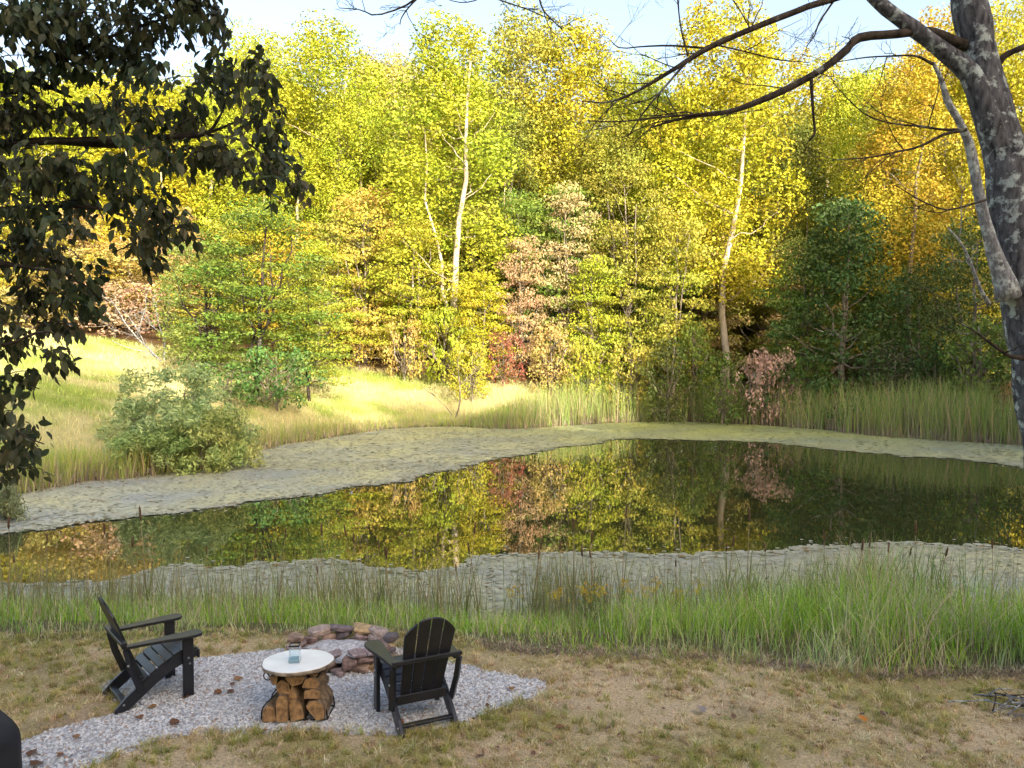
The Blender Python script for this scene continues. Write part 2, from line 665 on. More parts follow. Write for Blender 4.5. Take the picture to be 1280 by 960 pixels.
# floating duckweed mat: a thin sheet with a ragged hole of open water, pads on top
k = len(OPEN)
seg = []
for i in range(k):
    a, c = OPEN[i], OPEN[(i + 1) % k]
    n = max(2, int(np.linalg.norm(c - a) / 0.22))
    t = np.linspace(0, 1, n, endpoint=False)[:, None]
    seg.append(a + (c - a) * t)
OP = np.vstack(seg)
OP = OP + np.column_stack(((fbm(OP[:, 0] * 1.6 + 5, OP[:, 1] * 1.6 + 5, 71) - 0.5), (fbm(OP[:, 0] * 1.6 + 5, OP[:, 1] * 1.6 + 9, 75) - 0.5))) * np.clip(OP[:, 1:2] * 0.03, 0.25, 0.9)
OP = OP + rng.normal(0, 0.02, OP.shape) * np.clip(OP[:, 1:2] / 15, 0.6, 2)
V, F = fill([grow(POND, 0.15), OP], 0)
cen = V[F].mean(1)
F = F[poly_sd(OP, cen[:, 0], cen[:, 1]) > 0]
V[:, 2] = WZ + 0.006
m, nt, out = new_mat('duckweed')
L = nt.links.new
tc = N(nt, 'ShaderNodeTexCoord')
n1 = N(nt, 'ShaderNodeTexNoise')
n1.inputs['Scale'].default_value = 9
n1.inputs['Detail'].default_value = 8
n1.inputs['Roughness'].default_value = 0.75
L(tc.outputs['Object'], n1.inputs['Vector'])
n2 = N(nt, 'ShaderNodeTexNoise')
n2.inputs['Scale'].default_value = 0.35
n2.inputs['Detail'].default_value = 4
L(tc.outputs['Object'], n2.inputs['Vector'])
r1 = ramp(nt, ((0.26, (0.16, 0.17, 0.10)), (0.40, (0.37, 0.38, 0.30)), (0.7, (0.54, 0.54, 0.45))))
L(n1.outputs[0], r1.inputs[0])
r2 = ramp(nt, ((0.35, (0.75, 0.78, 0.9)), (0.65, (1.15, 1.1, 0.8))))
L(n2.outputs[0], r2.inputs[0])
mx = N(nt, 'ShaderNodeMix', data_type='RGBA', blend_type='MULTIPLY')
mx.inputs[0].default_value = 1
L(r1.outputs[0], mx.inputs[6])
L(r2.outputs[0], mx.inputs[7])
p = N(nt, 'ShaderNodeBsdfPrincipled')
p.inputs['Roughness'].default_value = 0.5
p.inputs['Specular IOR Level'].default_value = 0.5
sx = N(nt, 'ShaderNodeSeparateXYZ')
L(tc.outputs['Object'], sx.inputs[0])
ma = N(nt, 'ShaderNodeMath', operation='MULTIPLY_ADD', use_clamp=True)
L(sx.outputs[1], ma.inputs[0])
ma.inputs[1].default_value = 0.06
ma.inputs[2].default_value = -1.35
mb_ = N(nt, 'ShaderNodeMath', operation='MULTIPLY_ADD', use_clamp=True)
L(sx.outputs[0], mb_.inputs[0])
mb_.inputs[1].default_value = 0.05
mb_.inputs[2].default_value = 0.55
mc = N(nt, 'ShaderNodeMath', operation='MULTIPLY')
L(ma.outputs[0], mc.inputs[0])
L(mb_.outputs[0], mc.inputs[1])
mg = N(nt, 'ShaderNodeMix', data_type='RGBA', blend_type='MULTIPLY')
L(mc.outputs[0], mg.inputs[0])
L(mx.outputs[2], mg.inputs[6])
mg.inputs[7].default_value = (0.85, 0.92, 0.45, 1)      # fresher yellow-green weed in the far arm of the pond
L(mg.outputs[2], p.inputs['Base Color'])
b = N(nt, 'ShaderNodeBump')
b.inputs['Strength'].default_value = 0.6
b.inputs['Distance'].default_value = 0.02
L(n1.outputs[0], b.inputs['Height'])
L(b.outputs[0], p.inputs['Normal'])
L(p.outputs[0], out.inputs[0])
M['duckweed'] = m
g = link('duckweed_mat', mesh_np('duckweed_mat', V, F, [m]))
tag(g, 'grey-green floating duckweed covering the margins of the pond', 'duckweed', kind='stuff')


def pads(n, xr, yr, r0, r1_, sides=6, edge=None):
    x = rng.uniform(*xr, n)
    y = rng.uniform(*yr, n)
    if edge is not None:
        i = rng.integers(0, len(OP), n)
        x = OP[i, 0] + rng.normal(0, edge, n)
        y = OP[i, 1] + rng.normal(0, edge, n)
    ok = (poly_sd(POND, x, y) < -0.02) & (poly_sd(OP, x, y) > -(0.12 if edge is None else edge * 1.5))
    x, y = x[ok], y[ok]
    n = len(x)
    r = rng.uniform(r0, r1_, n)
    a = np.linspace(0, 2 * math.pi, sides, endpoint=False)
    tx, ty = rng.normal(0, 0.10, n), rng.normal(0, 0.10, n)
    ph = rng.uniform(0, 6.28, n)
    dx = np.cos(a[None] + ph[:, None]) * r[:, None]
    dy = np.sin(a[None] + ph[:, None]) * r[:, None] * rng.uniform(0.6, 1, n)[:, None]
    zz = WZ + 0.010 + np.abs(tx[:, None] * dx + ty[:, None] * dy) + rng.uniform(0, 0.012, n)[:, None]
    V = np.stack((x[:, None] + dx, y[:, None] + dy, zz), -1).reshape(-1, 3)
    F = np.arange(n * sides).reshape(n, sides)
    c = mixc((0.36, 0.37, 0.27), (0.56, 0.55, 0.44), rng.random(n))
    dark = rng.random(n) < 0.06
    c[dark] = (0.14, 0.15, 0.07)
    fr = np.clip(y * 0.06 - 1.35, 0, 1) * np.clip(x * 0.05 + 0.55, 0, 1)
    c = c * (1 - fr[:, None] * (1 - np.array((0.85, 0.92, 0.45))))
    rust = rng.random(n) < 0.05
    c[rust] = (0.30, 0.20, 0.09)
    return V, F, np.repeat(c, sides, 0)


mb = MB()
for a in ((26000, (-9, 11), (10, 15), 0.015, 0.04), (24000, (-14, 14), (14, 26), 0.02, 0.055), (14000, (-12, 24), (24, 42), 0.04, 0.10)):
    V, F, c = pads(*a)
    mb.add(V, F, Col=c)
V, F, c = pads(7000, (0, 1), (0, 1), 0.03, 0.08, edge=0.10)
mb.add(V, F, Col=c)
V, F, c = pads(900, (0, 1), (0, 1), 0.02, 0.05, edge=0.45)
mb.add(V, F, Col=c)
g = link('floating_pads', mb.mesh('floating_pads', [M['blade']]))
tag(g, 'small grey-green floating leaves crowded on the pond margins', 'water plants', kind='stuff')

# ------------------------------------------------------------------ gravel
V, F = fill([GRAV], 0.004)
m, nt, out = new_mat('gravel_bed')
L = nt.links.new
tc = N(nt, 'ShaderNodeTexCoord')
vo = N(nt, 'ShaderNodeTexVoronoi')
vo.inputs['Scale'].default_value = 55
L(tc.outputs['Object'], vo.inputs['Vector'])
r1 = ramp(nt, ((0.0, (0.30, 0.30, 0.33)), (1.0, (0.68, 0.68, 0.72))))
sp = N(nt, 'ShaderNodeSeparateColor')
L(vo.outputs['Color'], sp.inputs[0])
L(sp.outputs[0], r1.inputs[0])
p = N(nt, 'ShaderNodeBsdfPrincipled')
p.inputs['Roughness'].default_value = 0.9
L(r1.outputs[0], p.inputs['Base Color'])
b = N(nt, 'ShaderNodeBump', invert=True)
b.inputs['Distance'].default_value = 0.012
L(vo.outputs['Distance'], b.inputs['Height'])
L(b.outputs[0], p.inputs['Normal'])
L(p.outputs[0], out.inputs[0])
g = link('gravel_patio', mesh_np('gravel_patio', V, F, [m]))
tag(g, 'grey gravel patio and path under the chairs and the fire pit', kind='structure')

lo, hi = GRAV.min(0), GRAV.max(0)
n = 62000
x = rng.uniform(lo[0], hi[0], n)
y = rng.uniform(lo[1], hi[1], n)
s_ = poly_sd(GRAV, x, y)
ok = (s_ < 0.02 + rng.normal(0, 0.02, n)) & (y > 3.3)
x, y = x[ok], y[ok]
n = len(x)
BV = np.array([(1, 0, 0), (0.3, 0.9, 0), (-0.8, 0.5, 0), (-0.7, -0.6, 0), (0.4, -0.85, 0), (0.1, 0.05, 0.75)])
BF = np.array([(0, 1, 5), (1, 2, 5), (2, 3, 5), (3, 4, 5), (4, 0, 5)])
s = rng.uniform(0.008, 0.017, n) * np.where(rng.random(n) < 0.06, 1.4, 1)
ph = rng.uniform(0, 6.28, n)
jit = rng.uniform(0.75, 1.25, (n, 6, 3))
P = BV[None] * jit * s[:, None, None]
c_, s2 = np.cos(ph)[:, None], np.sin(ph)[:, None]
PX = P[..., 0] * c_ - P[..., 1] * s2
PY = P[..., 0] * s2 + P[..., 1] * c_
tz = rng.normal(0, 0.25, n)[:, None] * PX + rng.normal(0, 0.25, n)[:, None] * PY
V = np.stack((PX + x[:, None], PY + y[:, None], P[..., 2] + 0.004 + tz * 0.5 + rng.uniform(-0.002, 0.008, n)[:, None]), -1).reshape(-1, 3)
F = (BF[None] + (np.arange(n) * 6)[:, None, None]).reshape(-1, 3)
t = rng.random(n)
c = mixc((0.33, 0.335, 0.345), (0.72, 0.73, 0.74), t)
w = rng.random(n) < 0.10
c[w] = np.array((0.36, 0.27, 0.22))
M['pebble'] = plain('pebble', (0.5, 0.5, 0.5), rough=0.85)
nt = M['pebble'].node_tree
at = N(nt, 'ShaderNodeAttribute', attribute_name='Col')
nt.links.new(at.outputs['Color'], [q for q in nt.nodes if q.type == 'BSDF_PRINCIPLED'][0].inputs['Base Color'])
g = link('gravel', mesh_np('gravel', V, F, [M['pebble']], {'Col': np.repeat(c, 6, 0)}))
tag(g, 'loose grey crushed stone spread over the patio', 'gravel', kind='stuff')

# ------------------------------------------------------------------ grasses
def blades(x, y, z, h, w, bend, colour, tipcol=None, seg=3, dirs=None, droop=0.0, cpow=1.0):
    n = len(x)
    a = rng.uniform(0, 2 * math.pi, n) if dirs is None else dirs
    fa = rng.uniform(0, 2 * math.pi, n)
    T = np.linspace(0, 1, seg + 1)
    bx, by = np.cos(a) * bend * h, np.sin(a) * bend * h
    wx, wy = np.cos(fa) * w * 0.5, np.sin(fa) * w * 0.5
    V = np.zeros((n, seg + 1, 2, 3))
    C = np.zeros((n, seg + 1, 2, 3))
    tipcol = colour if tipcol is None else tipcol
    for i, t in enumerate(T):
        taper = (1 - t) ** 0.6 if i < seg else 0.06
        for s, sg in ((0, -1), (1, 1)):
            V[:, i, s, 0] = x + bx * t ** 1.8 + sg * wx * taper
            V[:, i, s, 1] = y + by * t ** 1.8 + sg * wy * taper
            V[:, i, s, 2] = z + h * (t - (bend * 0.35 + droop) * t ** 2.5)
            C[:, i, s] = colour * (1 - t ** cpow) + tipcol * t ** cpow
    base = (np.arange(n) * (seg + 1) * 2)[:, None]
    F = []
    for i in range(seg):
        F.append(np.column_stack((base[:, 0] + i * 2, base[:, 0] + i * 2 + 1, base[:, 0] + i * 2 + 3, base[:, 0] + i * 2 + 2)))
    return V.reshape(-1, 3), np.vstack(F), C.reshape(-1, 3)


def vary(c, n, v=0.25, hue=0.12):
    c = np.broadcast_to(np.asarray(c, float), (n, 3))
    return np.clip(c * rng.uniform(1 - v, 1 + v, (n, 1)) * rng.uniform(1 - hue, 1 + hue, (n, 3)), 0.005, 0.9)


# mown, half-dry lawn
n = 110000
x = rng.uniform(-7.5, 7.5, n)
y = rng.uniform(4.0, 8.6, n)
gsd = poly_sd(GRAV, x, y)
ok = (gsd > rng.normal(0.0, 0.025, n)) & (y < edge_y(x) + 0.25) & (np.abs(x) < 0.72 * y + 1.2)
dens = 0.35 + 0.65 * sstep(0.3, 0.6, fbm(x * 1.9 + 10, y * 2.2 + 10, 91, 3))
ok &= rng.random(n) < dens
x, y, gsd = x[ok], y[ok], gsd[ok]
n = len(x)
PAL = np.array(((0.78, 0.63, 0.42), (0.68, 0.51, 0.30), (0.50, 0.44, 0.16), (0.34, 0.35, 0.10), (0.42, 0.28, 0.16), (0.60, 0.50, 0.25)))


def tuft_col(x, y, r, n):
    g_ = fbm(x * 1.6 + 30, y * 2.0 + 30, 95, 3) + np.where(x < -0.6, 0.07, -0.01)
    pg = sstep(0.36, 0.62, g_)
    u = r.random(n)
    idx = np.where(u < 0.15 + 0.55 * pg, np.where(r.random(n) < 0.55, 2, 3), np.where(r.random(n) < 0.16, 4, np.where(r.random(n) < 0.55, 0, np.where(r.random(n) < 0.6, 1, 5))))
    return vary(PAL[idx], n, 0.28, 0.08), pg


mb = MB()
col, gm = tuft_col(x, y, rng, n)
edge_boost = np.exp(-np.maximum(gsd, 0) / 0.10)
hh = rng.uniform(0.02, 0.045, n) * (1 + 0.8 * edge_boost)
V, F, C = blades(x, y, H(x, y) - 0.004, hh, rng.uniform(0.004, 0.007, n), rng.uniform(0.3, 1.5, n), col, col * 1.1, seg=2)
mb.add(V, F, Col=C)
nt_ = 6500
k_ = rng.integers(0, n, nt_)
tcx, tcy = x[k_], y[k_]
tcol, tg = tuft_col(tcx, tcy, rng, nt_)
per = 16
tx = np.repeat(tcx, per) + rng.normal(0, 0.016, nt_ * per)
ty = np.repeat(tcy, per) + rng.normal(0, 0.016, nt_ * per)
th = np.repeat(rng.uniform(0.035, 0.075, nt_) * (0.8 + 0.5 * tg + 0.6 * edge_boost[k_]), per) * rng.uniform(0.6, 1.2, nt_ * per)
tc_ = vary(np.repeat(tcol, per, 0), nt_ * per, 0.15, 0.05)
ok = poly_sd(GRAV, tx, ty) > -0.03
V, F, C = blades(tx[ok], ty[ok], H(tx[ok], ty[ok]) - 0.004, th[ok], rng.uniform(0.004, 0.008, ok.sum()), rng.uniform(0.3, 1.2, ok.sum()), tc_[ok] * 0.8, tc_[ok] * 1.15, seg=2)
mb.add(V, F, Col=C)
g = link('lawn_grass', mb.mesh('lawn_grass', [M['blade']]))
tag(g, 'patchy mown lawn of dry tan and dull green grass', 'grass', kind='stuff')

# tall waterside grass between the lawn and the pond
def px_of(x, y):
    return 640 + x / y * FP


mb = MB()
n = 74000
x = rng.uniform(-10, 10.5, n)
y = rng.uniform(7.0, 11.2, n)
ey = edge_y(x)
s_ = poly_sd(POND, x, y)
patch = sstep(0.34, 0.56, fbm(x * 1.1 + 77, y * 1.3 + 77, 141, 3))
ok = (y > ey + rng.normal(0.02, 0.10, n) + 0.22 * (fbm(x * 1.7 + 3, y * 0 + 3, 143) - 0.5)) & (s_ > -0.45 * rng.random(n)) & (rng.random(n) < 0.35 + 0.65 * patch) & (np.abs(x) < 0.72 * y + 2)
x, y, ey = x[ok], y[ok], ey[ok]
n = len(x)
u = px_of(x, y)
hm = np.interp(u, [0, 150, 300, 420, 540, 620, 680, 760, 900, 1000, 1100, 1190, 1280], [0.34, 0.31, 0.35, 0.35, 0.35, 0.22, 0.26, 0.36, 0.60, 0.68, 0.90, 0.70, 0.60])
front = sstep(0.0, 0.8, y - ey)
hh = hm * (0.30 + 0.70 * front) * rng.uniform(0.35, 1.15, n) * (0.45 + 1.1 * fbm(x * 1.5 + 9, y * 1.5 + 9, 99))
dry = rng.random(n) < (0.22 + 0.28 * sstep(0.35, 0.65, fbm(x * 0.9 + 3, y * 0.9 + 3, 103)))
grn = mixc((0.17, 0.38, 0.03), (0.44, 0.64, 0.09), rng.random(n))
pale = mixc((0.50, 0.52, 0.34), (0.42, 0.50, 0.34), rng.random(n))
lowf = (1 - front) * sstep(0.35, 0.6, fbm(x * 1.3 + 30, y * 1.3 + 30, 107))
col = mixc(grn.T[0], grn.T[0], np.zeros(n)) if False else grn
col = col * (1 - lowf * 0.7)[:, None] + pale * (lowf * 0.7)[:, None]
col[dry] = vary((0.60, 0.53, 0.36), dry.sum(), 0.3)
col = vary(col, n, 0.25)
V, F, C = blades(x, y, H(x, y) - 0.01, hh, rng.uniform(0.005, 0.010, n), rng.uniform(0.05, 0.75, n), col * 0.85, col * 1.2, seg=3)
mb.add(V, F, Col=C)
# thin seed stalks standing above it
n = 2600
x = rng.uniform(-9, 9.5, n)
y = rng.uniform(8.2, 10.9, n)
u = px_of(x, y)
keep = np.interp(u, [0, 560, 600, 650, 680, 820, 1000, 1280], [1, 1, 0.25, 0.2, 0.9, 0.7, 0.6, 0.5])
ok = (y > edge_y(x) + 0.6) & (poly_sd(POND, x, y) > -0.8) & (rng.random(n) < keep)
x, y = x[ok], y[ok]
n = len(x)
col = vary(mixc((0.34, 0.28, 0.17), (0.22, 0.26, 0.09), rng.random(n)), n)
V, F, C = blades(x, y, np.maximum(H(x, y), WZ - 0.3) - 0.01, rng.uniform(0.6, 1.15, n), rng.uniform(0.005, 0.010, n), rng.uniform(0.02, 0.3, n), col, col, seg=3)
mb.add(V, F, Col=C)
g = link('waterside_grass', mb.mesh('waterside_grass', [M['blade']]))
tag(g, 'tall uncut green and straw-coloured grass along the near shore', 'tall grass', kind='stuff')

# meadow on the far bank
n = 120000
x = rng.uniform(-38, 14, n)
y = 16 + 36 * rng.random(n) ** 0.8
s_ = poly_sd(POND, x, y)
fmk = forest_mask(x, y)
ok = (s_ > 0.15) & (fmk < 0.6) & (np.abs(x) < 0.74 * y + 3)
x, y = x[ok], y[ok]
n = len(x)
cm = meadow_colour(x, y)
col = vary(cm * 1.15, n, 0.3)
hh = rng.uniform(0.12, 0.36, n) * (0.6 + 0.8 * fbm(x * 0.6 + 9, y * 0.6 + 9, 119))
V, F, C = blades(x, y, H(x, y) - 0.02, hh, rng.uniform(0.015, 0.035, n), rng.uniform(0.1, 0.8, n), col * 0.85, col * 1.2, seg=2)
g = link('meadow_grass', mesh_np('meadow_grass', V, F, [M['blade']], {'Col': C}))
tag(g, 'long golden-green meadow grass on the slope across the pond', 'meadow grass', kind='stuff')

# reed belt along the far shore
mb = MB()
P = smooth_path(np.vstack((POND, POND[:1])), 1500)
tang = np.roll(P, -1, 0) - np.roll(P, 1, 0)
onr = np.array([(640 + q[0] / max(q[1], 1) * FP) for q in P])
far_i = np.where(P[:, 1] > 14.5)[0]
n = 30000
i = rng.choice(far_i, n)
u = onr[i]
wid = np.interp(u, [-100, 100, 300, 330, 500, 640, 700, 900, 1280, 1500], [1.1, 1.1, 0.8, 1.0, 0.7, 1.4, 2.8, 4.5, 6.5, 6.0])
hm = np.interp(u, [-100, 60, 290, 340, 480, 560, 640, 720, 800, 900, 1280, 1500], [0.9, 0.95, 1.0, 0.95, 0.7, 0.55, 1.2, 2.0, 2.3, 2.4, 2.5, 2.5])
keep = np.interp(u, [-100, 0, 290, 330, 480, 540, 620, 700, 1500], [0.4, 0.42, 0.35, 0.4, 0.22, 0.10, 0.5, 1, 1])
out_n = np.column_stack((-(tang[i][:, 1]), tang[i][:, 0]))
out_n /= np.linalg.norm(out_n, axis=1)[:, None] + 1e-9
off = rng.random(n) ** 1.3 * wid - 0.25 + (fbm(P[i, 0] * 0.8 + 5, P[i, 1] * 0.8 + 5, 131) - 0.5) * 1.0
tst = P[i] + out_n * 1.0
sgn = np.where(poly_sd(POND, tst[:, 0], tst[:, 1]) > 0, 1, -1)
q = P[i] + out_n * (sgn * off)[:, None] + rng.normal(0, 0.12, (n, 2))
ok = rng.random(n) < keep * (0.55 + 0.75 * fbm(q[:, 0] * 0.9 + 7, q[:, 1] * 0.9 + 7, 137))
q, hm, u = q[ok], hm[ok], u[ok]
n = len(q)
grn = mixc((0.16, 0.30, 0.07), (0.32, 0.42, 0.11), rng.random(n))
left = sstep(660, 500, u)
grn = grn * (1 - left)[:, None] + left[:, None] * mixc((0.22, 0.34, 0.07), (0.40, 0.46, 0.12), rng.random(n))
tan_ = mixc((0.42, 0.32, 0.22), (0.54, 0.45, 0.27), rng.random(n))
dry = rng.random(n) < 0.20
col = np.where(dry[:, None], tan_, grn)
basec = np.where((rng.random(n) < 0.6)[:, None], vary((0.36, 0.27, 0.22), n), col)
tipc = col * np.where((rng.random(n) < 0.4)[:, None], (1.3, 1.12, 0.9), (1, 1, 1))
hh = hm * rng.uniform(0.6, 1.1, n) * np.where(rng.random(n) < 0.2, 0.5, 1) * (0.8 + 0.4 * fbm(q[:, 0] * 0.35 + 7, q[:, 1] * 0.35 + 7, 139))
V, F, C = blades(q[:, 0], q[:, 1], np.maximum(H(q[:, 0], q[:, 1]), WZ - 0.05), hh, rng.uniform(0.018, 0.035, n), rng.uniform(0.02, 0.35, n), basec, tipc, seg=4, cpow=0.45)
mb.add(V, F, Col=C)
# broken dead litter at the foot of the reeds
nd = n // 3
k_ = rng.integers(0, n, nd)
V, F, C = blades(q[k_, 0] + rng.normal(0, 0.1, nd), q[k_, 1] + rng.normal(0, 0.1, nd), np.maximum(H(q[k_, 0], q[k_, 1]), WZ - 0.02), rng.uniform(0.3, 0.8, nd), rng.uniform(0.02, 0.035, nd), rng.uniform(0.5, 1.6, nd), vary((0.34, 0.27, 0.24), nd, 0.3), vary((0.44, 0.36, 0.30), nd, 0.3), seg=2)
mb.add(V, F, Col=C)
g = link('reed_belt', mb.mesh('reed_belt', [M['blade']]))
tag(g, 'dense belt of green and tan reeds along the far shore', 'reeds', kind='stuff')

# ------------------------------------------------------------------ trees
def leaf_cards(clumps, per, size, out_w=0.9, up_w=0.5, rnd_w=0.75, seed=1, aspect=0.7, shell=0.45, hang=0.0):
    """clumps (n,6): centre and radii; per: leaves per unit of clump surface; one small folded-free card per leaf"""
    r = np.random.default_rng(seed)
    cl = np.asarray(clumps, float)
    area = (cl[:, 3] * cl[:, 4] + cl[:, 3] * cl[:, 5] + cl[:, 4] * cl[:, 5]) / 3
    cnt = np.maximum(6, (per * area * r.uniform(0.6, 1.25, len(cl))).astype(int))
    idx = np.repeat(np.arange(len(cl)), cnt)
    n = len(idx)
    d = r.normal(size=(n, 3))
    d /= np.linalg.norm(d, axis=1)[:, None]
    rad = (shell + (1 - shell) * r.random(n)) ** 0.8 * r.uniform(0.75, 1.15, n)
    P = cl[idx, :3] + d * cl[idx, 3:] * rad[:, None]
    nr = d * out_w + np.array((0, 0, up_w)) + r.normal(size=(n, 3)) * rnd_w
    nr /= np.linalg.norm(nr, axis=1)[:, None]
    a = np.cross(nr, r.normal(size=(n, 3)))
    if hang:
        a = a * (1 - hang) + np.array((0, 0, -1.0)) * hang
        a -= nr * np.sum(a * nr, 1)[:, None]
    a /= np.linalg.norm(a, axis=1)[:, None] + 1e-9
    b = np.cross(nr, a)
    s = size * r.uniform(0.6, 1.35, n)[:, None]
    V = np.stack((P - a * s * 0.55, P + b * s * 0.5 * aspect + a * s * 0.05, P + a * s * 0.6, P - b * s * 0.5 * aspect), 1).reshape(-1, 3)
    F = np.arange(n * 4).reshape(n, 4)
    cv = r.random(len(cl))[idx]
    return V, F, {'leaf_var': np.repeat(r.random(n), 4), 'clump_var': np.repeat(cv, 4)}


def limb(p0, p1, r0, r1, seed, sag=0.15, sides=5, n=6):
    r = np.random.default_rng(seed)
    p0, p1 = np.array(p0, float), np.array(p1, float)
    L_ = np.linalg.norm(p1 - p0)
    t = np.linspace(0, 1, n)[:, None]
    P = p0 + (p1 - p0) * t
    P[:, 2] -= np.sin(t[:, 0] * math.pi) * L_ * sag
    P[1:-1] += r.normal(0, min(0.03 * L_, 0.12), (n - 2, 3))
    return tube(P, np.linspace(r0, r1, n), sides)


PROTO = {}


def make_proto(name, h, R0, z0, nclump, cr, per, size, trunk_r, seed, shape='tall', flat=0.8, bark_m='bark_grey', lean=0.02, forks=0, open_side=False, nlimb=26):
    r = np.random.default_rng(seed)
    cl = []
    ga = 2.39996
    lob = r.uniform(0.75, 1.25, 9)
    for i in range(nclump):
        t = (i + r.random()) / nclump
        if shape == 'tall':
            prof = (math.sin(math.pi * min(1, 0.08 + 0.86 * t ** 0.85)) ** 0.55) * (1.0 - 0.22 * t)
            prof = max(prof, 0.22) * 1.15
        elif shape == 'round':
            prof = math.sqrt(max(0.05, 1 - (2 * t - 0.85) ** 2 / 1.6))
        elif shape == 'cone':
            prof = 1.05 - 0.85 * t
        else:
            prof = math.sqrt(max(0.06, 1 - (t - 0.25) ** 2 / 0.65))
        a = i * ga + r.normal(0, 0.35)
        pr = prof * R0 * lob[int((a % 6.283) / 6.284 * 9)] * (1.0 if shape != 'layer' else r.uniform(0.7, 1.15))
        rr = pr * math.sqrt(r.uniform(0.15, 1.0))
        z = z0 + (h - z0) * (t * 0.97) + r.normal(0, 0.02 * h)
        if open_side and 0.02 < t < 0.62 and abs(((a + math.pi / 2 + math.pi) % (2 * math.pi)) - math.pi) < 0.85:
            rr *= 0.15
            if r.random() < 0.75:
                continue
        s = cr * r.uniform(0.6, 1.35) * (1.05 - 0.35 * t if shape == 'tall' else 1.0)
        if shape == 'layer':
            z -= 0.12 * rr
            cl.append((rr * math.cos(a), rr * math.sin(a), z, s * 1.35, s * 1.35, s * 0.38))
        else:
            cl.append((rr * math.cos(a), rr * math.sin(a), min(z, h - s * 0.6), s, s, s * flat))
    if shape == 'tall':
        for i in range(20):
            a, rr = r.uniform(0, 6.283), R0 * 0.62 * math.sqrt(r.random())
            s = cr * r.uniform(0.55, 0.8)
            cl.append((rr * math.cos(a), rr * math.sin(a), h * (0.985 - 0.2 * r.random()) - s - 0.35 * rr, s, s, s * flat))
    cl = np.array(cl)
    V, F, A = leaf_cards(cl, per, size, seed=seed + 1, shell=0.55 if shape == 'tall' else 0.45)
    V[:, 2] = np.maximum(V[:, 2], 0.03)
    crown = mesh_np(name + '_crown', V, F, [M['leaf']], A)
    tb = MB()
    n = 9
    t = np.linspace(0, 1, n)
    wob = np.cumsum(r.normal(0, 0.012 * h, (n, 2)), 0) * 0.6
    top = h * 0.86
    P = np.column_stack((wob[:, 0] + lean * h * t, wob[:, 1], t * top))
    P[0] = (0, 0, -0.25)
    tr = trunk_r * (1 - 0.85 * t) + 0.02
    tr[0] *= 1.35
    V, F = tube(P, tr, 8)
    tb.add(V, F)
    for f in range(forks):
        a = r.uniform(0, 6.28)
        k = r.integers(1, 4)
        q = cl[r.integers(len(cl) // 2, len(cl))][:3]
        V, F = limb(P[k], q, tr[k] * 0.65, 0.03, seed + 50 + f, 0.08, 6, 8)
        tb.add(V, F)
    for i in r.permutation(len(cl))[:nlimb]:
        c = cl[i]
        zs = max(0.25 * h if shape != 'layer' else 0.12 * h, c[2] - (0.5 + 0.5 * r.random()) * math.hypot(c[0], c[1]) * 0.9)
        k = np.interp(zs, P[:, 2], np.arange(n))
        p0 = P[int(k)] + (P[min(int(k) + 1, n - 1)] - P[int(k)]) * (k - int(k))
        r0 = max(0.02, np.interp(zs, P[:, 2], tr) * (0.28 if shape == 'tall' else 0.42))
        V, F = limb(p0, c[:3], r0, 0.012, seed + 100 + i, 0.06)
        tb.add(V, F)
    trunk = tb.mesh(name + '_trunk', [M[bark_m]], smooth=True)
    ext = max(np.abs(cl[:, 0]).max() + cr, np.abs(cl[:, 1]).max() + cr) if True else R0
    PROTO[name] = dict(h=h, w=2 * R0, crown=crown, trunk=trunk)


for k, (h, rr, z0, nc) in enumerate(((24, 3.7, 7, 120), (25, 3.3, 9, 110), (22, 4.2, 5, 125), (24, 3.6, 2.5, 150))):
    make_proto('poplar%d' % k, h, rr, z0, nc - 5, 1.5, 175, 0.175, 0.21, 200 + 17 * k, 'tall', 0.8, 'bark_pale' if k in (0, 3) else 'bark_grey', forks=0 if k in (0, 1) else 1, nlimb=26, open_side=k in (0, 1, 3))
for k, (h, rr, z0, nc) in enumerate(((11, 3.0, 1.6, 85), (9, 2.6, 0.8, 80), (13, 3.2, 2.2, 100))):
    make_proto('layered%d' % k, h, rr, z0, nc, 0.8, 230, 0.15, 0.10, 400 + 13 * k, 'layer', forks=3, nlimb=40)
make_proto('beech0', 13, 4.6, 0.8, 150, 1.1, 100, 0.20, 0.22, 501, 'cone', 0.6, forks=2)
make_proto('beech1', 12, 4.0, 1.2, 120, 1.0, 100, 0.20, 0.2, 517, 'round', 0.6, forks=3)
for k, (h, rr, nc) in enumerate(((3.0, 1.7, 60), (2.4, 1.9, 60), (3.6, 1.4, 60))):
    make_proto('shrub%d' % k, h, rr, 0.25, nc, 0.42, 250, 0.13, 0.04, 600 + 7 * k, 'round', 0.8, forks=4, nlimb=30)
TREES = []


def put_tree(proto, x, y, h, w, colour, name, label, cat='tree', group=None, rot=None, z=None, bark_m=None):
    pr = PROTO[proto]
    e = link(name, None, loc=(x, y, (h1(x, y) if z is None else z)), rot=(0, 0, rng.uniform(0, 6.28) if rot is None else rot))
    sw, sh = w / pr['w'], h / pr['h']
    e.scale = (sw, sw, sh)
    e.empty_display_size = 0.3
    tag(e, label, cat, group)
    t = link('trunk', pr['trunk'], e)
    if bark_m:
        t.material_slots[0].link = 'OBJECT'
        t.material_slots[0].material = M[bark_m]
    c = link('crown', pr['crown'], e)
    c.color = (*colour, 1)
    TREES.append(e)
    return e


def tree_px(proto, px, top, yd, wpx, colour, name, label, base=None, **kw):
    """a tree at depth yd whose crown stands over photo column px and reaches row top"""
    p = at_y(px, top, yd)
    zb = h1(p[0], yd)
    return put_tree(proto, p[0], yd, p[2] - zb, wpx / FP * yd, colour, name, label, **kw)


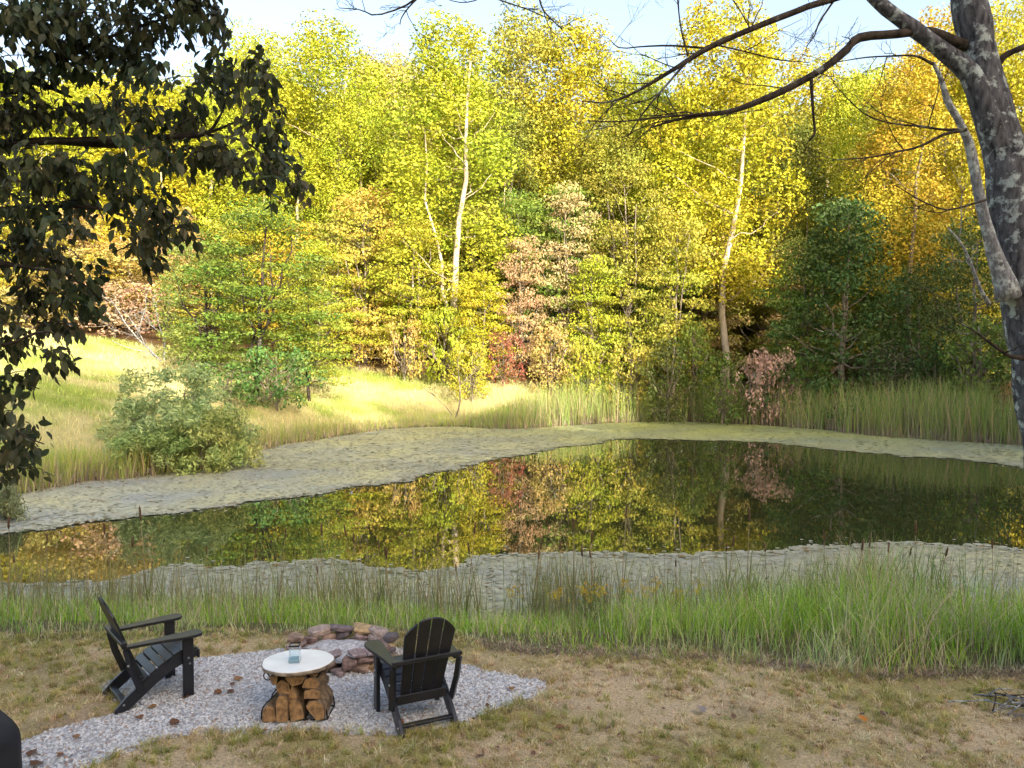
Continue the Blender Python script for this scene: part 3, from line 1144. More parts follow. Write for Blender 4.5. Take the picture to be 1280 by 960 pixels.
YG = (0.33, 0.38, 0.035)      # yellow-green
YE = (0.40, 0.385, 0.03)      # yellow
GO = (0.42, 0.34, 0.035)       # gold
OL = (0.28, 0.29, 0.045)       # olive yellow
GR = (0.14, 0.22, 0.035)      # green
SHADE_OL = (0.17, 0.20, 0.04)       # olive green, darkened to stand in for shadow between the crowns
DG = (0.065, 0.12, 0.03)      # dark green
PK = (0.46, 0.33, 0.17)       # pink
OR = (0.50, 0.26, 0.06)       # orange
PALE = (0.46, 0.42, 0.16)

tall = [('poplar3', 560, 22, 48, 165, YG, 'bright yellow-green poplar with a pale forked trunk, its leaves reaching almost to the meadow', 'bark_pale'),
        ('poplar0', 908, -8, 48, 165, YE, 'tallest yellow poplar with a straight pale trunk rising behind the pink bush', 'bark_pale'),
        ('poplar1', 405, 28, 56, 140, YG, 'yellow poplar with a bare pale trunk showing beside the green shore trees', 'bark_pale'),
        ('poplar2', 655, 14, 58, 160, OL, 'olive-yellow round-topped tree between the two pale-trunked poplars', None),
        ('poplar1', 1137, 70, 46, 120, GO, 'golden tree on a straight dark grey trunk above the shaded bank', 'bark_grey')]
r_open = (8, -6, 4, 0, -10)
for a in tall:
    tree_px(a[0], a[1], a[2], a[3], a[4], a[5], 'poplar_tree', a[6], bark_m=a[7], rot=R(r_open[a[1] % 5]))
cano = [('poplar2', 320, 38, 60, 130, YG), ('poplar0', 485, 62, 64, 130, PALE), ('poplar1', 720, 26, 57, 125, YE),
        ('poplar2', 800, 72, 56, 130, YG), ('poplar1', 850, 110, 52, 120, YG), ('poplar0', 1020, 62, 58, 140, YE), ('poplar2', 1080, 85, 52, 130, YG),
        ('poplar3', 1190, 10, 56, 140, GO), ('poplar2', 1265, -10, 52, 150, YE), ('poplar0', 250, 85, 62, 130, YG), ('poplar3', 175, 92, 57, 140, YE),
        ('poplar1', 95, 110, 58, 130, YG), ('poplar3', 20, 90, 56, 150, YG), ('poplar2', -60, 60, 56, 150, YE), ('poplar0', 1350, 20, 52, 150, GO),
        ('poplar3', 632, 135, 54, 100, SHADE_OL), ('poplar1', 760, 150, 52, 110, OL), ('poplar3', 350, 170, 53, 120, YG), ('poplar3', 992, 140, 53, 100, SHADE_OL), ('poplar3', 470, 165, 60, 90, SHADE_OL), ('poplar3', 1110, 190, 50, 110, SHADE_OL),
        ('poplar2', 450, 110, 55, 120, YG)]
HUES = {YG: 'yellow-green', YE: 'lemon-yellow', OL: 'olive-yellow', PALE: 'pale straw-yellow', GO: 'golden-yellow', GR: 'green', SHADE_OL: 'shadow-darkened olive-green'}


def wood_label(c):
    return 'tall %s tree in the wood across the pond' % HUES[c]


for a in cano:
    tree_px(*a, 'woodland_tree', wood_label(a[5]), group='tall %s trees of the wood' % HUES[a[5]])
under = [('layered0', 455, 232, 48, 120, (0.46, 0.38, 0.07), 'gold-orange small tree of layered branches at the meadow edge'),
         ('layered1', 655, 295, 47, 75, PK, 'slim pink-leaved small tree beside the bright yellow-green poplar'),
         ('layered2', 712, 225, 48, 95, (0.46, 0.39, 0.18), 'pale pinkish-tan small tree at the edge of the wood'),
         ('layered2', 790, 185, 47, 125, OL, 'tall layered olive-gold tree with horizontal tiers of leaves'),
         ('layered0', 845, 260, 46, 110, (0.36, 0.36, 0.05), 'layered yellow-green small tree over the reed belt\'s left end'),
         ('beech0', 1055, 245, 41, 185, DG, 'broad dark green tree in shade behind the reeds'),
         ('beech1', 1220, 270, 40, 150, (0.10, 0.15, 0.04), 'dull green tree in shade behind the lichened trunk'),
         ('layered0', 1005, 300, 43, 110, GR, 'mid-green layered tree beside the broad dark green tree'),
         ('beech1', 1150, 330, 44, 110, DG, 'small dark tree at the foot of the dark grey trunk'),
         ('layered1', 745, 320, 46, 90, YG, 'small yellow-green layered tree between pinkish and olive trees'),
         ('layered2', 510, 270, 47, 110, (0.36, 0.36, 0.04), 'yellow-green layered tree right of the gold-orange one'),
         ('layered1', 600, 340, 46, 80, YE, 'low yellow tree next to the dark red bush'),
         ('layered0', 160, 300, 49, 150, (0.48, 0.38, 0.12), 'brownish layered small tree at the top of the meadow'),
         ('layered1', 60, 330, 48, 130, (0.42, 0.36, 0.10), 'tan-yellow small tree at the top of the meadow'),
         ('layered2', 395, 300, 46, 110, YG, 'glowing yellow-green small tree behind the green shore trees')]
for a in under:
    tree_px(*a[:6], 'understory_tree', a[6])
shr = [('shrub0', 628, 415, 45, 50, (0.30, 0.12, 0.07), 'dark red bush at the upper edge of the meadow'),
       ('shrub1', 958, 437, 41, 92, (0.50, 0.33, 0.25), 'pale pink bush standing just behind the reeds'),
       ('shrub2', 868, 402, 44, 50, GR, 'green bush at the foot of the straight pale trunk'),
       ('shrub1', 1010, 445, 41, 70, (0.11, 0.19, 0.03), 'low green bush right of the pink bush'),
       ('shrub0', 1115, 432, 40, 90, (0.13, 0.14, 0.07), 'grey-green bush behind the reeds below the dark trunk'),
       ('shrub2', 1222, 398, 37, 90, (0.17, 0.25, 0.05), 'light green bush beside the lichened trunk'),
       ('shrub0', 590, 425, 43, 60, (0.44, 0.42, 0.05), 'glowing yellow bush on the meadow crest'),
       ('shrub1', 505, 395, 46, 70, (0.45, 0.34, 0.10), 'tan-gold bush below the bright poplar'),
       ('shrub0', 450, 380, 47, 70, (0.48, 0.36, 0.08), 'orange-gold bush below the gold-orange tree'),
       ('shrub1', 555, 385, 46, 80, YG, 'yellow-green bush at the base of the bright poplar'),
       ('shrub2', 690, 405, 45, 60, (0.46, 0.36, 0.12), 'straw-yellow bush right of the dark red bush'),
       ('shrub1', 735, 425, 45, 70, (0.40, 0.40, 0.05), 'bright low bush where the meadow narrows'),
       ('shrub0', 790, 430, 44, 70, (0.38, 0.36, 0.06), 'yellowish bush at the narrow end of the meadow'),
       ('shrub2', 835, 425, 42, 60, (0.10, 0.13, 0.03), 'dark bush where meadow, wood and reeds meet'),
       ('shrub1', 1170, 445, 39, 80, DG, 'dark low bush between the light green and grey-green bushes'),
       ('shrub0', 905, 440, 41, 60, (0.12, 0.18, 0.03), 'green low bush left of the pink bush'),
       ('shrub0', 140, 350, 46, 120, (0.42, 0.28, 0.18), 'pinkish-brown bush at the top of the meadow'),
       ('shrub1', 40, 360, 46, 110, (0.34, 0.30, 0.10), 'dull olive bush on the meadow skyline')]
for a in shr:
    tree_px(*a[:6], 'bush', a[6], cat='bush')
# deeper rows of the wood
r2 = np.random.default_rng(77)
for row, (yd, step) in enumerate(((66, 92), (76, 84), (88, 80))):
    for px in np.arange(-260, 1560, step):
        px = px + r2.uniform(-25, 25)
        top = r2.uniform(75, 150) + (40 if 690 < px < 860 or 960 < px < 1100 or 200 < px < 300 else 0)
        c = [YG, YE, OL, PALE, YG, GO][r2.integers(0, 6)]
        tree_px('poplar%d' % r2.integers(2, 4), px, top, yd + r2.uniform(-3, 3), 145, c, 'woodland_tree', wood_label(c), group='tall %s trees of the wood' % HUES[c])
for k in range(90):
    px = -200 + 1700 * (k + r2.random()) / 90
    yd = [51, 57, 63][k % 3] + r2.uniform(-2, 2)
    c, hn = [((0.36, 0.36, 0.05), 'yellow-green'), ((0.3, 0.3, 0.06), 'dull olive'), (GO, 'golden'), (GR, 'green'), ((0.40, 0.30, 0.12), 'brownish')][r2.integers(0, 5)]
    tree_px('layered%d' % r2.integers(0, 3), px, r2.uniform(230, 330), yd, r2.uniform(90, 130), c, 'understory_tree',
            'small %s tree under the tall canopy of the wood' % hn, group='small %s trees under the canopy' % hn)

# wood that wraps round the right-hand shore and stands on the rise behind the patio (it shades the pond)
for k, (x, y, h) in enumerate(((31, 12, 21), (36, 6, 22), (28, 18, 19), (39, 14, 23), (34, 22, 20), (42, 3, 24), (33, 29, 19), (41, 22, 22), (36, -2, 23), (30, 3, 20), (45, 10, 24), (26, 24, 17))):
    put_tree('poplar%d' % (2 if k % 2 else 3), x, y, h, 9.5, [OL, YG, GR][k % 3], 'woodland_tree', 'tall tree of the wood beyond the pond\'s far right bank', group='trees beyond the right bank')
for k in range(30):
    x = -14 + (k % 15) * 4.4 + r2.uniform(-1, 1)
    y = (-30 if k < 15 else -37) + r2.uniform(-2, 2)
    put_tree('poplar%d' % (2 if k % 2 else 3), x, y, r2.uniform(21.0, 24.0), 9.0, [OL, YG, GR][k % 3], 'woodland_tree', 'tall tree on the rise behind the lawn', group='trees on the rise behind the lawn')

for k in range(14):  # unseen row added to stop sun leaking under the taller trees
    put_tree('beech%d' % (k % 2), -12 + k * 4.3 + r2.uniform(-0.8, 0.8), -26 + r2.uniform(-1.5, 1.5), r2.uniform(11, 13), 8.0, GR, 'woodland_tree', 'unseen dense green tree added behind the lawn to block low sun', group='added sun-blocking trees behind the lawn')

# green clump of shore trees, willow bush and saplings on the left bank
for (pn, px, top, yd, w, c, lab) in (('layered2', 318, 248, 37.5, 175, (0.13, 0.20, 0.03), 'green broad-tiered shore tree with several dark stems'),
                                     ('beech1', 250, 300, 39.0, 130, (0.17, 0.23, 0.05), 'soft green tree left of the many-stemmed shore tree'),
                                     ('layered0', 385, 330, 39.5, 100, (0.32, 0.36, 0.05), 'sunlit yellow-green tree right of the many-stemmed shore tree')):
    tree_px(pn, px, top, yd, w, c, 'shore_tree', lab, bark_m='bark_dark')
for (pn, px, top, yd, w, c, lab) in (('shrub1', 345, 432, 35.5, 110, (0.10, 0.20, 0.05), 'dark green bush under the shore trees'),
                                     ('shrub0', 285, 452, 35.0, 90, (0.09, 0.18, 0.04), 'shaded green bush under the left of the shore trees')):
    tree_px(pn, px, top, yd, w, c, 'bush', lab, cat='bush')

# willow bush on the left bank
def willow(name, h, R0, seed, nc=90):
    r = np.random.default_rng(seed)
    cl = []
    for i in range(nc):
        a = i * 2.39996
        t = r.random()
        rr = R0 * (1 + 0.28 * math.sin(a * 2 + seed) * math.cos(t * 7 + seed)) * math.sqrt(r.uniform(0.1, 1.15)) * math.sqrt(max(0.08, 1 - (t - 0.3) ** 2 / 0.55))
        s = 0.42 * r.uniform(0.4, 1.35)
        cl.append((rr * math.cos(a), rr * math.sin(a), 0.3 + (h - 0.75) * t, s, s, s))
    V, F, A = leaf_cards(cl, 900, 0.16, out_w=0.5, up_w=0.3, rnd_w=0.9, seed=seed, aspect=0.34, shell=0.3, hang=0.35)
    V[:, 2] = np.maximum(V[:, 2], 0.02)
    tb = MB()
    for i in range(34):
        c = cl[r.integers(0, nc)]
        V2, F2 = limb((r.normal(0, 0.2), r.normal(0, 0.2), -0.15), c[:3], 0.025, 0.006, seed + i, 0.02, 5, 6)
        tb.add(V2, F2)
    PROTO[name] = dict(h=h, w=2 * R0, crown=mesh_np(name, V, F, [M['leaf']], A), trunk=tb.mesh(name + '_stems', [M['bark_grey']], True))


willow('willow0', 3.4, 1.9, 801)
willow('willow1', 2.6, 1.7, 811, 70)
for (pn, px, top, yd, w, c, lab) in (('willow0', 212, 452, 25.0, 160, (0.34, 0.44, 0.19), 'large rounded grey-green willow bush on the left bank'),
                                     ('willow1', 258, 498, 24.2, 110, (0.38, 0.45, 0.15), 'smaller yellowish-green willow bush leaning over the duckweed'),
                                     ('willow1', 190, 530, 23.4, 110, (0.32, 0.43, 0.15), 'low green willow bush left of the large rounded one'),
                                     ('willow1', -8, 598, 16.4, 80, (0.22, 0.26, 0.13), 'dull grey-green bush at the water below the dark drooping leaves')):
    tree_px(pn, px, top, yd, w, c, 'willow_bush', lab, cat='bush')

# thin sapling on the far bank, dead grey shrub by the wood
def skeleton(P0, dirn, length, rad, depth, r, out, spread=0.6, up=0.15):
    n = 6
    P = [np.array(P0, float)]
    d = np.array(dirn, float)
    d /= np.linalg.norm(d)
    for i in range(n - 1):
        d = d + r.normal(0, 0.13, 3) + np.array((0, 0, up * 0.15))
        d /= np.linalg.norm(d)
        P.append(P[-1] + d * length / (n - 1))
    P = np.array(P)
    out.append((P, np.linspace(rad, max(rad * 0.45, 0.0012), n)))
    if depth > 0:
        for k in range(r.integers(2, 5)):
            i = r.integers(1, n)
            dd = d + r.normal(0, spread, 3)
            skeleton(P[i], dd, length * r.uniform(0.4, 0.7), rad * 0.5, depth - 1, r, out, spread, up)
    return out


def bare_thing(name, px, py, z, yd, parts, label, cat, bm, leaves=None):
    p = at_y(px, py, yd)
    x = p[0]
    e = link(name, None, loc=(x, yd, h1(x, yd)))
    tag(e, label, cat)
    r = np.random.default_rng(int(px) + 3)
    sk = []
    for d, L_, rad, dep in parts:
        skeleton((0, 0, -0.1), d, L_, rad, dep, r, sk)
    tb = MB()
    for P, rr in sk:
        tb.add(*tube(P, rr, 5))
    link('trunk', tb.mesh(name, [M[bm]], True), e)
    if leaves:
        tips = np.array([P[-1] for P, _ in sk])
        cl = np.column_stack((tips, np.full((len(tips), 3), 0.22)))
        V, F, A = leaf_cards(cl, leaves[0], 0.09, seed=5)
        c = link('crown', mesh_np(name + '_leaves', V, F, [M['leaf']], A), e)
        c.color = (*leaves[1], 1)
    return e


bare_thing('sapling', 569, 528, 0, 41.0, [((0.10, 0, 1), 2.4, 0.05, 2), ((-0.45, 0, 0.9), 2.0, 0.03, 1)], 'thin lone sapling with few leaves by the far water edge', 'sapling', 'bark_grey', (60, (0.44, 0.38, 0.08)))
bare_thing('dead_shrub', 205, 430, 0, 40.5, [((-0.55, 0, 0.8), 3.2, 0.05, 3), ((-0.2, 0, 1), 3.0, 0.05, 3), ((-0.8, 0.1, 0.5), 2.8, 0.04, 3)], 'bare grey dead shrub left of the green shore trees', 'shrub', 'bark_silver')

# ------------------------------------------------------------------ leaning lichened tree (near right)
def px_path(pts, y0, y1, n=14):
    """pts: (column, row, width in photo pixels); the depth runs from y0 to y1"""
    pts = np.array(pts, float)
    d = np.linspace(y0, y1, len(pts))
    W = np.array([np.append(at_y(a, b, yy), w * 0.5 * yy / FP) for (a, b, w), yy in zip(pts, d)])
    S = smooth_path(W, n)
    return S[:, :3], np.maximum(S[:, 3], 0.0015)


trunk_px = [(1204, -120, 36), (1212, 0, 41), (1233, 100, 42), (1256, 200, 50), (1272, 300, 60), (1294, 400, 72), (1316, 520, 80), (1344, 660, 88), (1368, 790, 100), (1376, 850, 125)]
TY = 7.0
P, rad = px_path(trunk_px, TY, TY, 36)
base = P[-1].copy()
base[2] = h1(base[0], base[1])
tree = link('leaning_tree', None, loc=tuple(base))
tag(tree, 'leaning dark tree trunk mottled with pale lichen, its bare limbs reaching over the pond', 'tree')


def rough_tube(P, rad, sides, amp, seed):
    V, F = tube(P, rad, sides)
    nn = len(P) * sides
    r = np.random.default_rng(seed)
    for i in range(len(P)):
        d = V[i * sides:(i + 1) * sides] - P[i]
        k = 1 + amp * (value_noise(np.arange(sides) * 0.9, np.full(sides, i * 0.8), seed) - 0.5)
        V[i * sides:(i + 1) * sides] = P[i] + d * k[:, None]
    return V, F


P2 = P.copy()
P2[-1, 2] -= 0.15
V, F = rough_tube(P2 - base, rad * 0.95, 16, 0.28, 5)
link('trunk', mesh_np('leaning_trunk', V, F, [M['bark_lichen']], smooth=True), tree)
V, F = rough_tube(*px_path([(1262, 372, 30), (1247, 330, 20), (1236, 295, 15), (1226, 255, 13), (1219, 215, 12), (1211, 178, 11), (1198, 150, 9), (1185, 128, 8), (1176, 98, 6), (1166, 78, 4)], TY - 0.12, TY - 0.4, 26), 10, 0.25, 9)
link('side_stem', mesh_np('side_stem', V - base, F, [M['bark_silver']], smooth=True), tree)['label'] = 'slim pale grey side stem'
tw_r = np.random.default_rng(33)


def limb_px(pts, y0, y1, name='limb', n=16, twigs=0, tw_len=0.45, m='bark_dark'):
    P, rd = px_path(pts, y0, y1, n)
    mb = MB()
    V, F = rough_tube(P, rd, 8, 0.25, int(pts[0][0]))
    mb.add(V - base, F)
    link(name, mb.mesh(name, [M[m]], True), tree)
    if twigs:
        tb = MB()
        for k in range(twigs):
            i = tw_r.integers(int(len(P) * 0.35), len(P))
            d = (P[min(i + 1, len(P) - 1)] - P[max(i - 1, 0)])
            d /= np.linalg.norm(d) + 1e-9
            sk = skeleton(P[i], d + tw_r.normal(0, 0.55, 3) + (0, 0, 0.1), tw_len * tw_r.uniform(0.5, 1.3), min(rd[i] * 0.6, 0.006), 2, tw_r, [], 0.5, 0.2)
            for q, rr in sk:
                tb.add(*[(lambda v, f: (v - base, f))(*tube(q, np.maximum(rr, 0.0012), 4))][0])
        link('twigs', tb.mesh('twigs', [M[m]], True), tree)['kind'] = 'stuff'


limb_px([(1262, 215, 40), (1236, 150, 34), (1212, 92, 26), (1180, 65, 22), (1140, 34, 19), (1100, 4, 16), (1060, -40, 14)], TY, TY - 0.2, m='bark_lichen')
limb_px([(1215, 60, 14), (1190, 50, 12), (1160, 39, 11), (1125, 42, 11), (1075, 47, 11), (1058, 62, 10), (1035, 82, 9), (1000, 103, 8.5), (960, 122, 8), (918, 138, 6.5), (880, 144, 5), (845, 150, 3.5), (812, 160, 2)], TY, TY - 0.6, n=40, twigs=9)
limb_px([(918, 138, 4), (870, 143, 3), (820, 147, 2.5), (775, 152, 2), (735, 151, 1.2)], TY - 0.45, TY - 0.8, n=12, twigs=5)
limb_px([(1014, 98, 5), (1015, 120, 4), (1017, 150, 3), (1018, 168, 3.5), (1010, 177, 1.5)], TY - 0.35, TY - 0.3, n=8)
limb_px([(1205, -60, 16), (1130, -32, 11), (1045, -3, 9), (1000, 12, 8), (940, 36, 7.5), (885, 60, 6.5), (840, 88, 5), (790, 117, 3.5), (758, 128, 2.5), (727, 126, 1.3)], TY, TY - 0.5, n=30, twigs=10)
limb_px([(888, 58, 4), (862, 74, 3.5), (832, 108, 3), (805, 140, 2), (783, 174, 1.2)], TY - 0.35, TY - 0.6, n=10, twigs=4)
limb_px([(882, 60, 3), (840, 57, 2.5), (805, 58, 2), (775, 60, 1.5), (763, 50, 1)], TY - 0.3, TY - 0.1, n=10, twigs=4)
limb_px([(895, 56, 2.5), (930, 64, 2), (970, 74, 1.6), (1010, 78, 1.1)], TY - 0.3, TY - 0.1, n=10, twigs=2)
limb_px([(1246, 82, 10), (1256, 70, 8), (1272, 62, 7.5), (1300, 52, 7), (1350, 40, 5)], TY, TY - 0.1, n=10, twigs=3)
limb_px([(1208, 162, 4.5), (1180, 162, 3.5), (1150, 158, 2.8), (1115, 154, 2.2), (1080, 142, 1.7), (1045, 108, 1.1)], TY - 0.36, TY - 0.5, n=16, twigs=4)
limb_px([(1206, 163, 4), (1180, 168, 3.5), (1150, 183, 3), (1120, 190, 2.5), (1085, 197, 2), (1040, 200, 1.2)], TY - 0.36, TY - 0.7, n=16, twigs=6)
limb_px([(1166, 80, 4), (1145, 70, 3), (1115, 70, 2.2), (1080, 72, 1.7), (1045, 78, 1)], TY - 0.4, TY - 0.6, n=12, twigs=4)
limb_px([(1236, 380, 6), (1226, 362, 4.5), (1205, 310, 3.2), (1185, 285, 1.8)], TY - 0.3, TY - 0.5, n=10, twigs=2, m='bark_silver')
limb_px([(1285, 448, 8), (1262, 445, 5), (1240, 430, 3.5), (1215, 412, 2.5), (1195, 402, 1.2)], TY - 0.2, TY - 0.5, n=10, twigs=3)
limb_px([(1232, 250, 3), (1205, 258, 2.5), (1180, 262, 2), (1150, 250, 1.6), (1120, 232, 1)], TY - 0.3, TY - 0.5, n=10, twigs=3)
limb_px([(1206, -90, 16), (1060, -100, 12), (880, -80, 9), (760, -52, 7), (660, -30, 5), (590, -16, 4), (528, -8, 3)], TY, TY - 1.4, n=24)
for q in ([(528, -8, 3), (505, 8, 2.5), (470, 19, 2), (450, 12, 1.5), (424, 10, 1)], [(528, -8, 2.5), (512, 8, 2), (502, 22, 1.5), (500, 31, 1)],
          [(590, -16, 2.5), (625, 0, 2), (660, 12, 1.5), (692, 26, 1)], [(660, -30, 3), (672, -8, 2.5), (680, 14, 2), (702, 36, 1.2)], [(620, -20, 2), (600, -2, 1.5), (575, 3, 1.2), (545, -6, 1)]):
    limb_px(q, TY - 1.3, TY - 1.3, n=10, twigs=4, tw_len=0.22)
limb_px([(1045, -3, 3), (1036, 10, 2.5), (1024, 28, 2), (1018, 45, 1.4), (1008, 58, 1)], TY - 0.1, TY - 0.2, n=8, twigs=2, tw_len=0.2)
limb_px([(860, 70, 2), (852, 40, 2), (848, 10, 1.6), (845, -20, 1.2)], TY - 0.4, TY - 0.4, n=8, twigs=4, tw_len=0.3)

# ------------------------------------------------------------------ drooping dogwood (near left)
DY = 5.3
dbase = np.array((-5.0, 5.5, h1(-5.0, 5.5)))
dog = link('dogwood_tree', None, loc=tuple(dbase))
tag(dog, 'dark-leaved drooping dogwood branches hanging in from beside the lawn', 'tree')
dt = MB()
V, F = tube(np.array([(-5.0, 5.5, -0.2), (-5.02, 5.48, 0.9), (-4.95, 5.45, 2.0), (-5.0, 5.4, 3.2), (-4.9, 5.4, 4.3), (-4.95, 5.5, 5.6)]), [0.17, 0.13, 0.115, 0.10, 0.08, 0.05], 10)
dt.add(V - dbase, F)
link('trunk', dt.mesh('dogwood_trunk', [M['bark_dark']], True), dog)
dl = [([(-270, 330, 18), (-140, 215, 14), (0, 183, 11), (70, 176, 10), (140, 181, 9), (210, 172, 7), (262, 165, 4), (300, 150, 2)], 5.4, 5.1),
      ([(-260, 120, 14), (-120, 95, 10), (0, 118, 8), (40, 96, 7), (80, 70, 5), (140, 45, 4), (200, 25, 3), (250, 12, 2)], 5.4, 5.0),
      ([(40, 96, 6), (62, 110, 5), (75, 80, 4), (110, 60, 2)], 5.3, 5.1), ([(0, 100, 7), (50, 105, 6), (90, 122, 3)], 5.3, 5.2),
      ([(210, 172, 5), (255, 168, 4), (275, 145, 3), (285, 120, 2), (310, 95, 1.5)], 5.1, 4.9), ([(250, 167, 4), (300, 175, 3), (330, 195, 2), (350, 220, 1.5)], 5.1, 4.9),
      ([(-260, 420, 14), (-120, 290, 10), (0, 262, 7), (70, 258, 5), (130, 262, 4), (190, 285, 2.5), (225, 310, 1.5)], 5.3, 5.0),
      ([(-240, 460, 12), (-110, 350, 9), (-20, 330, 7), (40, 335, 5), (90, 345, 3), (125, 375, 2)], 5.2, 4.9),
      ([(-200, 500, 10), (-90, 430, 8), (0, 432, 5), (50, 415, 3), (80, 420, 2)], 5.1, 4.9), ([(-180, 540, 9), (-80, 510, 6), (-10, 520, 4), (30, 545, 2), (55, 555, 1.5)], 5.0, 4.8)]
for pts, a, b_ in dl:
    P, rd = px_path(pts, a, b_, 22)
    P[0] = (-4.96, 5.42, P[0][2])
    V, F = rough_tube(P, rd, 8, 0.2, 3)
    link('limb', mesh_np('dogwood_limb', V - dbase, F, [M['bark_dark']], smooth=True), dog)
lobes = [(30, 30, 70, 50), (110, 30, 70, 45), (185, 25, 60, 38), (245, 15, 42, 28), (262, 35, 25, 20), (25, 90, 50, 28), (100, 75, 60, 30), (165, 70, 42, 28), (190, 100, 30, 18),
         (290, 92, 34, 20), (325, 88, 28, 18), (262, 115, 42, 24), (325, 128, 20, 12), (318, 165, 28, 14), (340, 198, 32, 26), (365, 222, 16, 18), (335, 240, 14, 18), (290, 205, 40, 24), (240, 195, 40, 26), (240, 150, 40, 22),
         (180, 150, 45, 28), (120, 140, 45, 26), (60, 145, 45, 26), (10, 150, 40, 34), (185, 205, 42, 26), (130, 215, 48, 28), (65, 215, 50, 30), (10, 220, 45, 34), (95, 250, 45, 22), (160, 245, 35, 20),
         (195, 262, 30, 20), (175, 295, 32, 22), (215, 300, 26, 20), (238, 290, 14, 14), (180, 325, 22, 12), (30, 265, 45, 30), (85, 285, 22, 14), (20, 310, 45, 36), (75, 330, 32, 26), (112, 352, 24, 22),
         (120, 385, 16, 22), (85, 372, 24, 18), (35, 365, 42, 32), (50, 410, 30, 22), (75, 450, 14, 20), (12, 420, 32, 30), (15, 470, 24, 26), (8, 515, 20, 26), (28, 530, 14, 14), (38, 555, 30, 10), (5, 565, 18, 24), (8, 595, 14, 12),
         (-70, 60, 80, 70), (-70, 200, 70, 80), (-60, 340, 60, 80), (-60, 480, 50, 70), (60, -50, 120, 50), (220, -40, 90, 40), (-120, -40, 120, 80)]
lv_p, lv_a, lv_n, lv_v = [], [], [], []
tw = MB()
r3 = np.random.default_rng(91)
for (cx, cy, rx, ry) in lobes:
    yd = 5.05 + r3.uniform(-0.3, 0.3)
    c = at_y(cx, cy, yd)
    sx, sz = rx / FP * yd, ry / FP * yd
    sy = 0.32
    n = int(rx * ry * 0.118 * r3.uniform(0.85, 1.1)) + 14
    ntw = max(4, n // 13)
    cv = r3.random()
    for k in range(ntw):                       # twigs arch out from the lobe's centre, leaves hang from them in rows
        a = r3.uniform(0, 2 * math.pi)
        e0 = c + np.array((r3.normal(0, 0.25) * sx, r3.normal(0, 0.5) * sy, r3.normal(0, 0.3) * sz))
        e1 = c + np.array((math.cos(a) * sx, r3.uniform(-1, 1) * sy, math.sin(a) * sz)) * r3.uniform(0.55, 1.12)
        mid = (e0 + e1) / 2 + np.array((0, 0, 0.22 * np.linalg.norm(e1 - e0)))
        t = np.linspace(0, 1, 5)[:, None]
        Q = e0 * (1 - t) ** 2 + 2 * mid * t * (1 - t) + e1 * t ** 2
        tw.add(*[(lambda v, f: (v - dbase, f))(*tube(Q, np.linspace(0.004, 0.0015, 5), 4))][0])
        m_ = n // ntw + 1
        u = np.sort(r3.uniform(0.05, 1.0, m_))[:, None]
        q = e0 * (1 - u) ** 2 + 2 * mid * u * (1 - u) + e1 * u ** 2
        q = q + r3.normal(0, 0.035, q.shape)
        od = e1 - e0
        od /= np.linalg.norm(od) + 1e-9
        ax = np.array((0, 0, -0.9)) + od * 0.5 + r3.normal(0, 0.38, q.shape)
        ax /= np.linalg.norm(ax, axis=1)[:, None]
        nr = np.array((0, -0.25, 0.75)) + od * 0.5 + r3.normal(0, 0.55, q.shape)
        nr -= ax * np.sum(nr * ax, 1)[:, None]
        nr /= np.linalg.norm(nr, axis=1)[:, None] + 1e-9
        lv_p.append(q)
        lv_a.append(ax)
        lv_n.append(nr)
        lv_v.append(np.full(m_, np.clip(cv * 0.5 + r3.random() * 0.5, 0, 1)))
link('twigs', tw.mesh('dogwood_twigs', [M['bark_dark']], True), dog)['kind'] = 'stuff'
lp, la, ln, lc = np.vstack(lv_p), np.vstack(lv_a), np.vstack(lv_n), np.concatenate(lv_v)
lb = np.cross(ln, la)
ls = r3.uniform(0.045, 0.092, len(lp))
#  leaf outline: stalk, widest below the middle, drawn-out tip; folded along the midrib
LT = np.array([(0, 0, 0), (0.24, 0.22, 0.05), (0.55, 0.27, 0.05), (0.85, 0.12, 0.0), (1.08, 0, -0.10), (0.85, -0.12, 0.0), (0.55, -0.27, 0.05), (0.24, -0.22, 0.05), (0.5, 0, -0.02)])
LF3 = np.array([(0, 8, 1), (1, 8, 2), (2, 8, 3), (3, 8, 4), (4, 8, 5), (5, 8, 6), (6, 8, 7), (7, 8, 0)])
px_l = 640 + lp[:, 0] / lp[:, 1] * FP
py_l = 450 - (lp[:, 2] - CZ) / lp[:, 1] * FP
vis = (px_l > 4) & (px_l < 385) & (py_l > 4) & (py_l < 600)
order = np.argsort(np.where(vis, lp[:, 1] / ls * (0.75 + 0.5 * r3.random(len(lp))), 1e9))
single = order[:300]
rest = np.setdiff1d(np.arange(len(lp)), single)
V = lp[rest][:, None] + ls[rest][:, None, None] * (LT[None, :, :1] * la[rest][:, None] + LT[None, :, 1:2] * lb[rest][:, None] + LT[None, :, 2:] * ln[rest][:, None])
F = (LF3[None] + (np.arange(len(rest)) * 9)[:, None, None]).reshape(-1, 3)
cw = link('crown', mesh_np('dogwood_crown', V.reshape(-1, 3) - dbase, F, [M['dogwood_leaf']], {'leaf_var': np.repeat(r3.random(len(rest)), 9), 'clump_var': np.repeat(lc[rest], 9)}, smooth=True), dog)
cw['kind'] = 'stuff'
DOGC = (0.070, 0.085, 0.040)
cw.color = (*DOGC, 1)
leaf_me = [mesh_np('dogwood_leaf', LT, LF3, [M['dogwood_leaf']], {'leaf_var': np.full(9, v), 'clump_var': np.full(9, c)}, smooth=True) for v, c in ((0.15, 0.3), (0.4, 0.7), (0.6, 0.4), (0.9, 0.85))]
